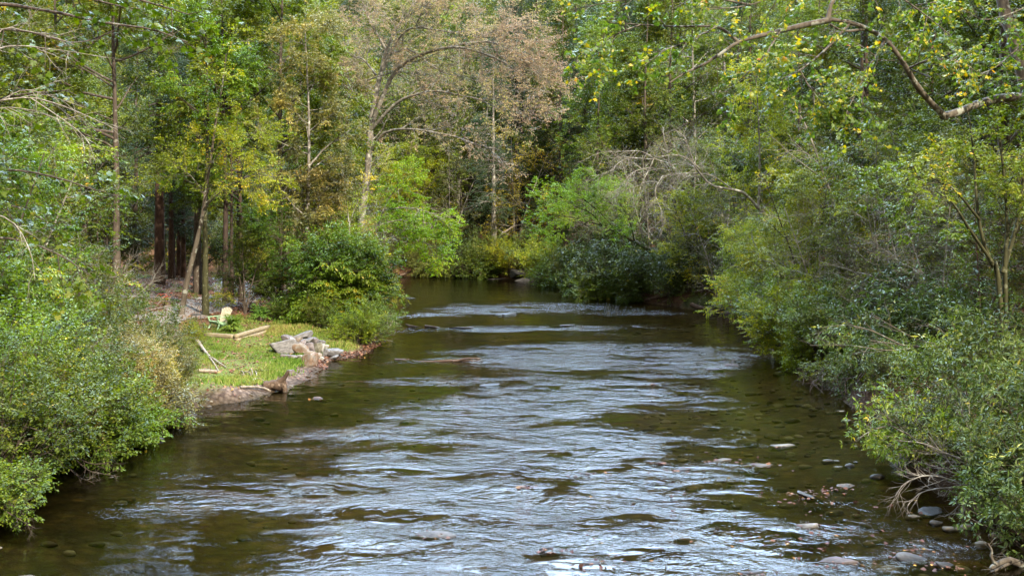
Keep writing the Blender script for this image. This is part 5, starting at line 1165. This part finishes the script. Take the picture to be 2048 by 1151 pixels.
# ------------------------------------------------------------------ dead wood
wood_grey = bark_mat('driftwood_grey', (.16, .13, .10), (.34, .29, .24), (.46, .43, .38), 6, .6)
wood_brown = bark_mat('driftwood_brown', (.040, .026, .018), (.10, .066, .046), (.19, .14, .105), 6, .6)
wood_silver = bark_mat('driftwood_silver', (.20, .18, .16), (.42, .39, .35), (.55, .53, .48), 6, .6)
def dead(name, label, cat, limbs, mat, lv=(), seed=1, sides=(8, 5, 4, 3), parts='twigs'):
    global rng
    rng = np.random.default_rng(seed); base = np.asarray(limbs[0][0][0], float)
    lb = [[np.asarray(l[0], float) - base] + list(l[1:]) for l in limbs]
    wd, _ = grow(lb, list(lv), None, sides)
    return tag(link(name, wd.mesh(name, mat, True, attr='x'), None, tuple(base)), label, cat)
def gl(px, py, up=.0):
    p = ground_at(px, py); p[2] += up; return p
TW2 = [L_(6, t0=.3, t1=1, ang=.7, L=.7, fall=.3, nseg=4, jit=.16, rr=.014), L_(4, t0=.3, t1=1, ang=.7, L=.35, fall=.2, nseg=3, jit=.2, rr=.012)]
dead('driftwood_branch', 'bleached forked branch lying on the lawn beside the shrubs', 'driftwood', [([gl(392, 690, .25), gl(405, 703, .15), gl(418, 716, .1), gl(452, 737, .04)], .085, .02), ([gl(398, 696, .22), gl(412, 708, .12), gl(434, 722, .04)], .07, .02), ([gl(415, 714, .1), gl(428, 730, .06), gl(437, 744, .03)], .04, .02)], wood_grey, seed=3)
dead('driftwood_log', 'short pale log lying level in the lawn below the bleached branch', 'driftwood', [([gl(398, 744, .06), gl(415, 745, .06), gl(435, 746, .05)], .07, .06, 6)], wood_grey, seed=4)
dead('root_tangle', 'small tangle of bare roots in the grass near the shingle', 'roots', [([gl(480, 742, .0), gl(486, 750, .12), gl(492, 762, .02)], .022, .01, 6), ([gl(496, 744, .0), gl(503, 748, .18), gl(508, 762, .02)], .025, .01, 6), ([gl(503, 745, .0), gl(512, 752, .16), gl(514, 764, .0)], .025, .01, 6), ([gl(488, 746, .05), gl(500, 752, .12), gl(506, 765, 0)], .02, .01, 6)], wood_grey, seed=5)
dead('driftwood_branch', 'crooked brown branch lying along the shingle to the stump', 'driftwood', [([gl(480, 777, .05), gl(505, 778, .08), gl(528, 780, .06), gl(541, 784, .03)], .045, .03), ([gl(500, 766, .03), gl(514, 762, .1), gl(528, 766, .08), gl(536, 776, .04)], .03, .015)], wood_grey, seed=6)
pst = ground_at(545, 779)
dead('driftwood_stump', 'brown stump with a bleached upright spur at the tip of the shingle', 'stump', [([pst + (-.25, 0, .10), pst + (.05, 0, .18), pst + (.4, -.05, .12)], .20, .17, 8), ([pst + (.12, 0, .2), pst + (.38, 0, .35), pst + (.52, 0, .55), pst + (.55, 0, .62)], .13, .03, 8), ([pst + (.35, 0, .3), pst + (.4, 0, .1), pst + (.45, -.05, -.1)], .11, .09, 6)], wood_brown, seed=7, sides=(12, 5))
dead('driftwood_log', 'long half-sunk log lying across the current as a bar', 'driftwood', [([water_at(790, 717) + (0, 0, -.08), water_at(850, 722) + (0, 0, -.05), water_at(900, 722) + (0, 0, .02), water_at(965, 720) + (0, 0, -.06)], .09, .05), ([water_at(905, 724) + (0, 0, .03), water_at(935, 721) + (0, 0, .1), water_at(960, 718) + (0, 0, .02)], .05, .03)], wood_brown, seed=8)
dead('driftwood_branch', 'bare branch sticking out over the water past the rock pile', 'driftwood', [([gl(740, 690, .1), W(755, 682, 47), W(770, 672, 47), W(792, 668, 47)], .05, .012), ([gl(735, 688, .2), W(760, 668, 47), W(778, 655, 47.5), W(786, 640, 48)], .04, .01)], wood_grey, TW2, 9)
dead('dead_brush', 'grey dead twigs dipping into the water under the near shrubs', 'brush', [([gl(120, 930, .5), W(170, 935, 23), W(200, 945, 22.8), W(240, 952, 22.6)], .02, .006), ([gl(120, 930, .4), W(180, 925, 23.2), W(225, 922, 23)], .02, .005), ([gl(100, 930, .4), W(160, 955, 22.5), W(192, 952, 22.4)], .015, .005)], BK['brown'], [L_(7, t0=.3, t1=1, ang=.6, L=.5, nseg=4, jit=.15, rr=.012), L_(4, t0=.3, t1=1, ang=.6, L=.25, nseg=3, jit=.2, rr=.012)], 10)
dead('dead_brush', 'spray of bare twigs hanging at the water corner beside the bridge', 'brush', [([gl(-60, 980, .5), W(0, 1010, 19), W(35, 1035, 18.8), W(70, 1055, 18.6)], .02, .006), ([gl(-60, 960, .6), W(-10, 990, 19.2), W(25, 1010, 19), W(60, 1040, 18.8)], .02, .006), ([gl(-60, 940, .7), W(0, 960, 20), W(50, 940, 20)], .02, .006)], BK['brown'], [L_(8, t0=.3, t1=1, ang=.6, L=.5, nseg=4, jit=.15, rr=.012), L_(5, t0=.3, t1=1, ang=.6, L=.25, nseg=3, jit=.2, rr=.012)], 11)
dead('dead_brush', 'grey tangle of leafless brush behind the big bank shrubs', 'brush', [([gl(190, 640, 0) + (0, 0, .2), W(215, 600, 38), W(235, 560, 38), W(262, 520, 38)], .035, .008), ([gl(180, 640, 0), W(190, 590, 38), W(200, 550, 37.5), W(190, 510, 37)], .03, .008), ([gl(200, 640, 0), W(240, 610, 38), W(280, 585, 38), W(310, 560, 38)], .03, .008), ([gl(170, 640, 0), W(150, 590, 37), W(120, 570, 37), W(80, 560, 36.5)], .03, .008), ([gl(210, 640, 0), W(255, 620, 37.5), W(295, 620, 37), W(340, 610, 37)], .03, .008)], BK['twig'],
     [L_(10, t0=.15, t1=1, ang=.6, L=1.3, fall=.3, nseg=5, jit=.14, rr=.010), L_(7, t0=.2, t1=1, ang=.6, L=.6, fall=.3, nseg=4, jit=.18, rr=.011), L_(4, t0=.2, t1=1, ang=.6, L=.28, nseg=3, jit=.2, rr=.012)], 12)
# far bank
dead('driftwood_log', 'leaning grey pole propped on the far bank below the bright boughs', 'driftwood', [([gl(888, 555, .0), W(905, 532, 98), W(922, 515, 99)], .16, .08, 6)], wood_brown, seed=13)
dead('driftwood_branch', 'bent brown driftwood beside the white boulder on the far bank', 'driftwood', [([gl(800, 552, .1), W(830, 540, 99), W(850, 530, 99.5), W(872, 528, 100)], .14, .05), ([gl(835, 552, .1), W(845, 536, 99), W(862, 528, 99)], .12, .05)], wood_brown, TW2, 14)
dead('driftwood_log', 'pale fallen trunk slanting down the far bank by the conifer', 'driftwood', [([W(920, 425, 104), W(945, 412, 103), W(975, 402, 102)], .12, .06), ([W(1000, 470, 98), W(1030, 452, 98), W(1060, 448, 98)], .10, .04)], wood_grey, TW2, 15)
# undercut of the steep bank
dead('driftwood_branch', 'long reddish drifted branch lying along the undercut bank', 'driftwood', [([gl(1290, 604, .15), W(1340, 588, 67), W(1385, 582, 66.5), W(1420, 582, 66), W(1450, 590, 65)], .12, .05), ([gl(1325, 608, .1), W(1355, 590, 67), W(1385, 583, 66.5)], .08, .04), ([W(1420, 582, 66), W(1400, 570, 66.2), W(1370, 562, 66.5)], .06, .02)], wood_brown, TW2, 16)
dead('driftwood_log', 'thick brown log jutting from the undercut above the water', 'driftwood', [([W(1425, 594, 63.5), W(1465, 592, 63.5), W(1505, 595, 63.8), W(1550, 590, 64.5)], .20, .24, 10), ([W(1430, 588, 64), W(1470, 578, 64.5), W(1510, 565, 65)], .12, .06)], wood_brown, [], 17)
dead('driftwood_log', 'slanting log with its end in the water at the cove', 'driftwood', [([W(1383, 609, 63), W(1400, 616, 62.5), W(1418, 622, 62), W(1428, 630, 61)], .16, .12, 8), ([gl(1440, 628, .1), W(1470, 618, 61), W(1500, 612, 61)], .10, .06, 8)], wood_brown, [], 18)
# near part of the steep bank
dead('fallen_log', 'mossy log slanting from the green shrubs down to the water', 'log', [([water_at(1590, 742) + (0, 0, .05), W(1640, 728, 36.5), W(1690, 715, 36), W(1745, 708, 36), W(1800, 715, 36.3)], .075, .11, 12), ([W(1690, 728, 35.5), W(1712, 726, 35.3), W(1740, 735, 35)], .10, .08, 6)], BK['moss'], [L_(4, t0=.0, t1=.6, ang=.6, L=.7, nseg=4, jit=.2, rr=.012)], 19)
dead('fallen_branch', 'grey forked dead branch lying over the bluish rhododendrons', 'branch', [([gl(1985, 740, .2), W(1950, 712, 30), W(1920, 692, 29.7), W(1885, 690, 29.5), W(1845, 692, 29.2), W(1800, 688, 29), W(1740, 680, 28.8)], .038, .014, 14), ([W(1885, 690, 29.5), W(1840, 680, 29), W(1790, 655, 28.8), W(1750, 630, 28.6)], .022, .006), ([W(1845, 692, 29.2), W(1780, 700, 28.8), W(1700, 690, 28.6), W(1620, 690, 28.8)], .022, .006), ([W(1800, 688, 29), W(1740, 660, 28.6), W(1690, 650, 28.5), W(1640, 655, 28.5)], .025, .006), ([W(1920, 692, 29.7), W(1880, 660, 29.3), W(1840, 640, 29)], .025, .006)], BK['lichen'],
     [L_(7, t0=.25, t1=1, ang=.6, L=.8, fall=.3, nseg=5, jit=.14, rr=.011), L_(5, t0=.2, t1=1, ang=.6, L=.38, fall=.2, nseg=4, jit=.18, rr=.011)], 20)
rt = []
r8 = np.random.default_rng(8)
for k in range(26):
    px = r8.uniform(1660, 1880); s_ = water_at(px - 55, 792 + (px - 1700) * .45); q = s_ + np.array([r8.uniform(.6, 1.6), r8.uniform(.3, 1.5), 0]); q[2] = max(hz(q[0], q[1]), .1) + r8.uniform(.1, .5)
    mid = (s_ + q) / 2 + np.array([r8.normal() * .3, r8.normal() * .3, r8.uniform(.1, .5)])
    rt.append(([q, mid, s_ + np.array([r8.normal() * .2, -r8.uniform(0, .4), r8.uniform(-.05, .25)])], r8.uniform(.015, .04), .006, 8))
dead('root_tangle', 'tangle of reddish bare roots and stems hanging over the undercut water edge', 'roots', rt, wood_brown, [L_(6, t0=.2, t1=1, ang=.6, L=.8, fall=.3, nseg=5, jit=.2, trop=-.15, rr=.012), L_(4, t0=.2, t1=1, ang=.7, L=.35, nseg=4, jit=.2, rr=.012)], 21)
drift = [([W(2060, 985, 20), W(2000, 970, 20.2), W(1960, 965, 20.2), W(1935, 975, 20.2), W(1885, 975, 20.1), W(1840, 985, 20), W(1815, 1010, 19.9)], .035, .006, 14), ([W(1985, 965, 20.2), W(1945, 962, 20.3), W(1935, 990, 20.2), W(1926, 1015, 20.1), water_at(1920, 1036) - (0, 0, .05)], .03, .05, 10),
         ([W(2040, 930, 20.5), W(1990, 925, 20.7), W(1940, 922, 20.9), W(1890, 905, 21.2), W(1845, 885, 21.5), W(1790, 880, 21.8)], .035, .008, 14), ([W(1945, 962, 20.3), W(1960, 940, 20.2), W(1990, 920, 20)], .02, .008), ([W(2050, 1010, 20), W(2000, 990, 20.2), W(1970, 975, 20.2)], .05, .03),
         ([W(1930, 970, 20.2), W(1890, 955, 20), W(1850, 950, 19.8), W(1810, 965, 19.8), W(1790, 990, 19.8)], .018, .004), ([W(1938, 968, 20.2), W(1900, 925, 20.4), W(1880, 900, 20.4)], .015, .004), ([W(1935, 965, 20.2), W(1940, 900, 20.2), W(1938, 800, 20.4)], .012, .004)]
dead('drift_twigs', 'wide tangle of grey drift twigs with a pale stem standing in the water', 'driftwood', drift, BK['twig'], [L_(11, t0=.15, t1=1, ang=.6, L=.7, fall=.3, nseg=5, jit=.16, trop=-.05, rr=.012), L_(6, t0=.2, t1=1, ang=.6, L=.35, fall=.2, nseg=4, jit=.18, rr=.011)], 22)
ps = water_at(1990, 1135)
dead('driftwood_stump', 'greyish stump with a raised crooked prong in the corner of the shallows', 'stump', [([ps + (.5, .1, .02), ps + (.25, .05, .12), ps + (.0, 0, .05), ps + (-.14, 0, -.08)], .075, .03, 8), ([ps + (.02, 0, .05), ps + (-.06, 0, .18), ps + (-.05, 0, .30), ps + (-.11, .02, .42)], .032, .012, 8), ([ps + (.3, .05, .08), ps + (.05, -.1, .04), ps + (-.25, -.2, -.05)], .03, .015, 6)], BK['lichen'], [L_(6, t0=.1, t1=1, ang=.9, L=.4, nseg=4, jit=.2, rr=.012), L_(3, t0=.2, t1=1, ang=.7, L=.2, nseg=3, jit=.2, rr=.012)], 23, sides=(8, 4, 3))
# leafy bough of rhododendron reaching over the shallows
f0 = W(2030, 935, 22.5)
rl = [([f0] + L3((1960, 925, 22), (1900, 915, 21.8), (1850, 890, 21.8), (1815, 868, 21.8), (1780, 850, 21.8), (1755, 835, 21.8)), .035, .01, 14)]
for (a_, b_) in (((1850, 890), (1745, 870)), ((1815, 868), (1750, 820)), ((1880, 905), (1780, 915)), ((1900, 915), (1800, 900)), ((1850, 890), (1830, 835)), ((1780, 850), (1710, 880)), ((1780, 850), (1765, 805)), ((1900, 915), (1880, 850)), ((1940, 920), (1930, 860)), ((1960, 925), (1990, 880)), ((1815, 868), (1850, 820)), ((1755, 835), (1735, 850))):
    rl.append((L3((*a_, 21.9), ((a_[0] + b_[0]) / 2, (a_[1] + b_[1]) / 2 - 6, 21.7), (*b_, 21.5)), .014, .005, 8))
custom('rhododendron_bough', 'low sunlit rhododendron bough stretched above the shallows', 'shrub', rl,
       [L_(8, t0=.3, t1=1, ang=.7, L=.45, fall=.2, nseg=4, jit=.15, trop=.3, rr=.012), L_(2, t0=.5, t1=1, ang=.7, L=.2, nseg=3, rr=.012)],
       dict(n=9, size=.105, wid=.33, style='whorl', droop=.3, tilt=.45, lvo=.62), 'lichen', 'green', sides=(7, 4, 3), seed=33)

# ------------------------------------------------------------------ grass, leaf litter, low growth
rng = np.random.default_rng(70)
def scatter(n, x0, x1, y0, y1, keep):
    p = rng.uniform((x0, y0), (x1, y1), (n, 2)); sd = shore(p[:, 0], p[:, 1]); k = rng.random(n) < keep(p[:, 0], p[:, 1], sd)
    p, sd = p[k], sd[k]; return np.stack([p[:, 0], p[:, 1], height(p[:, 0], p[:, 1])], 1), sd
def lawn_w(x, y, sd): return sstep(.45, 1.0, sd) * (1 - sstep(6.4, 8.0, sd + .5 * smooth_noise(x, y, 1.2, 32))) * sstep(29, 31, y) * (1 - sstep(48.5, 51, y)) * (.12 + .88 * sstep(-1.0, .3, smooth_noise(x, y, 1.9, 33)))
p, sd = scatter(190000, -19, -5.5, 29, 51, lawn_w)
n = len(p); tall_ = sstep(44.2, 46, p[:, 1]) * sstep(-12, -10.4, p[:, 0]); gold = np.clip(.35 * smooth_noise(p[:, 0], p[:, 1], 1.1, 71) + .25 + .5 * tall_, 0, 1)
up = norm(np.array([0, 0, 1.]) + rng.normal(size=(n, 3)) * .45); nn = rng.normal(size=(n, 3)); nn[:, 2] += .3
b = Buf(); put_leaves(b, p - np.array([0, 0, .01]), up, nn, (.045 + .06 * rng.random(n)) * (1 + 2.4 * tall_ + 1.1 * sstep(.3, 1.4, smooth_noise(p[:, 0], p[:, 1], 2.6, 75)) + 1.3 * (sd < 1.3)), .22, np.clip(.35 + .45 * gold + .12 * rng.normal(size=n), 0, 1), DIAMOND)
grass_m = leaf_mat('grass_blades', [(.1, (.05, .105, .015)), (.4, (.105, .165, .026)), (.6, (.18, .215, .045)), (.8, (.28, .24, .08)), (.97, (.25, .16, .08))], .5, .4, .3)
tag(link('grass', b.mesh('grass', grass_m)), 'sunlit yellow-green grass of the lawn bank', kind='stuff')

wp, _ = scatter(420, -18, -6, 31, 49, lambda x, y, sd: lawn_w(x, y, sd) * (sd > .4)); b = Buf(); k_ = 9
st = np.repeat(wp, k_, 0); a_ = rng.uniform(0, 6.283, len(st)); el = rng.uniform(.5, 1.4, len(st)); ln = np.repeat(rng.uniform(.10, .30, len(wp)), k_) * rng.uniform(.7, 1.2, len(st))
dv = np.stack([np.cos(a_) * np.cos(el), np.sin(a_) * np.cos(el), np.sin(el)], -1); t = np.linspace(0, 1, 4)
Ps = st[:, None, :] + ln[:, None, None] * (t[None, :, None] * dv[:, None, :] - np.array([0, 0, .35]) * (t ** 2)[None, :, None])
leaf_twigs(b, Ps, 5, .075, .5, droop=.2, tilt=.5, lvt=.2)
tag(link('lawn_weeds', b.mesh('lawn_weeds', LM['olive'])), 'scattered tufts of weeds in the lawn', kind='stuff')

def woods_w(x, y, sd): return np.where(x < 0, sstep(2.5, 6, sd) * (sstep(46, 49, y) + (y < 31)), sstep(.3, .8, sd)) * .9 + .25 * sstep(.3, .8, sd) * (np.abs(sd) < 8)
pa, _ = scatter(60000, -34, -8, 16, 86, woods_w); pb, _ = scatter(60000, 8, 26, 12, 60, woods_w); pc_, _ = scatter(9000, -19, -6, 30, 50, lambda x, y, sd: (sd > .1) * (.15 + .5 * sstep(-.6, .9, -smooth_noise(x, y, 1.9, 33)))); pd_, _ = scatter(7000, -9, -4.5, 39, 50, lambda x, y, sd: (sd > -.05) * (sd < .5))
p = np.concatenate([pa, pb, pc_, pd_]); n = len(p)
th = rng.uniform(0, 6.283, n); d = np.stack([np.cos(th), np.sin(th), .25 * rng.normal(size=n)], 1)
litter_m = leaf_mat('leaf_litter', [(.05, (.07, .03, .02)), (.35, (.17, .075, .045)), (.6, (.28, .14, .085)), (.85, (.38, .22, .14)), (.97, (.5, .33, .08))], .7, .15, .3)
b = Buf(); put_leaves(b, p + np.array([0, 0, .025]), d, np.array([0, 0, 1.]) + rng.normal(size=(n, 3)) * .45, .10 + .07 * rng.random(n), .6, np.clip(.5 + .22 * rng.normal(size=n), 0, 1), DIAMOND)
tag(link('fallen_leaves', b.mesh('fallen_leaves', litter_m)), 'brown fallen leaves littering the woodland floor', kind='stuff')

def cover_w(x, y, sd):
    g = sstep(-.5, .8, smooth_noise(x, y, .8, 81)); e_ = (sd > .05) * (sd < 1.1) * ((x > 0) | (y < 31))
    return .55 * e_ + np.where(x < 0, g * ((y < 32) * sstep(.1, .6, sd) + (y > 50) * sstep(2, 4, sd) * .35), g * sstep(.4, 1, sd) * .8)
pa, _ = scatter(4200, -34, -8, 14, 80, cover_w); pb, _ = scatter(6500, 6, 26, 12, 84, cover_w)
p = np.concatenate([pa, pb]); b = Buf(); b2 = Buf()
st = p[:, None, :] + np.zeros((len(p), 7, 3)); a_ = rng.uniform(0, 6.283, (len(p), 7)); el = rng.uniform(.4, 1.4, (len(p), 7)); ln = rng.uniform(.2, .55, (len(p), 7))
dv = np.stack([np.cos(a_) * np.cos(el), np.sin(a_) * np.cos(el), np.sin(el)], -1); t = np.linspace(0, 1, 4)
Ps = (st[:, :, None, :] + ln[..., None, None] * (t[None, None, :, None] * dv[:, :, None, :] - np.array([0, 0, .35]) * (t ** 2)[None, None, :, None])).reshape(-1, 4, 3)
leaf_twigs(b, Ps, 9, .085, .5, droop=.2, tilt=.5)
tag(link('undergrowth', b.mesh('undergrowth', LM['green'])), 'low green weeds and seedlings on the wooded banks', kind='stuff')

# leaves drifting on the water and caught against stones
pl = []
r9 = np.random.default_rng(90)
for (px, py, w_, h_, mt, lb) in RIV:
    if py < 900: k = 10
    else: k = 22
    c = water_at(px, py + h_ * .5); s_ = w_ * c[1] / F
    pl += [c + np.array([r9.normal() * s_ * .55, r9.normal() * s_ * .3 - .03, .0]) for _ in range(k)]
for (px, py, sx, sy, k) in ((1600, 995, 90, 14, 90), (1480, 1060, 220, 50, 130), (1700, 1080, 160, 40, 150), (1350, 1000, 140, 40, 60), (1640, 985, 50, 8, 60), (1830, 1105, 70, 16, 90), (1200, 1100, 120, 30, 40), (1750, 1010, 100, 20, 50), (1480, 722, 40, 5, 40), (1440, 930, 80, 20, 30), (720, 712, 30, 4, 120), (900, 625, 60, 3, 30)):
    for _ in range(int(k * .45)):
        pl.append(water_at(px + r9.normal() * sx * .6, py + r9.normal() * sy * .6))
p = np.array(pl); p[:, 2] = .012 + .012 * r9.random(len(p)); n = len(p)
sdl = shore(p[:, 0], p[:, 1]); p = p[sdl < .5]; n = len(p)
rng = np.random.default_rng(91); th = rng.uniform(0, 6.283, n); d = np.stack([np.cos(th), np.sin(th), .12 * rng.normal(size=n)], 1)
float_m = leaf_mat('leaf_floating', [(.05, (.05, .022, .015)), (.4, (.11, .048, .03)), (.62, (.17, .075, .05)), (.82, (.25, .11, .04)), (.97, (.45, .26, .05))], .6, .15, .2)
b = Buf(); put_leaves(b, p, d, np.array([0, 0, 1.]) + rng.normal(size=(n, 3)) * .3, (.025 + .085 * rng.random(n) ** 2), .75, np.clip(.5 + .25 * rng.normal(size=n), 0, 1), LOBED)
tag(link('floating_leaves', b.mesh('floating_leaves', float_m)), 'red and yellow fallen leaves caught in the shallows', kind='stuff')

# cobbles lying on the bed of the shallows
import bmesh
rng = np.random.default_rng(95)
bm_ = bmesh.new(); bmesh.ops.create_icosphere(bm_, subdivisions=2, radius=1); CV = np.array([v.co[:] for v in bm_.verts]); CF = np.array([[v.index for v in f.verts] for f in bm_.faces]); bm_.free()
p, sd = scatter(3400, -12, 11.5, 11, 60, lambda x, y, s_: (s_ < -.8) * (s_ > -7) * (.2 + .8 * sstep(1, 5, x)) * np.clip(26 / y, 0, 1) ** 2)
b = Buf()
for q in p:
    s_ = rng.uniform(.05, .15) * (1 + .5 * (rng.random() < .1)); nn = norm(rng.normal(size=(7, 3))); dt = CV @ nn.T
    rad = np.minimum(np.where(dt > .05, rng.uniform(.6, .95, 7)[None] / np.maximum(dt, .05), 9).min(1), 1.1)
    b.add(CV * rad[:, None] * s_ * np.array([1.2, .9, .55]) + q + np.array([0, 0, .02]), tris=CF, a=np.full(len(CV), rng.random()))
for yy in np.arange(15, 48, .16):      # cobbles along the foot of both banks
    for xs in (np.linspace(-12, -5, 60),):
        if rng.random() < (.96 if not (31 < yy < 37 and xs[0] < 0) else .55): continue
        v = shore(xs, np.full(60, yy)); k = int(np.argmin(np.abs(v - rng.uniform(-.5, .25)))); z = hz(xs[k], yy)
        s_ = rng.uniform(.04, .16); nn = norm(rng.normal(size=(7, 3))); dt = CV @ nn.T
        rad = np.minimum(np.where(dt > .05, rng.uniform(.6, .95, 7)[None] / np.maximum(dt, .05), 9).min(1), 1.1)
        s_ *= .6; b.add(CV * rad[:, None] * s_ * np.array([1.2, .9, .6]) + np.array([xs[k], yy, z + .02]), tris=CF, a=np.full(len(CV), rng.random()))
cob = leaf_mat('cobble', [(0, (.028, .021, .014)), (.5, (.065, .048, .032)), (.85, (.11, .088, .062)), (1, (.17, .14, .11))], .7, 0., .3)
tag(link('cobbles', b.mesh('cobbles', cob)), 'brown cobbles on the stream bed and along the waterline', kind='stuff')
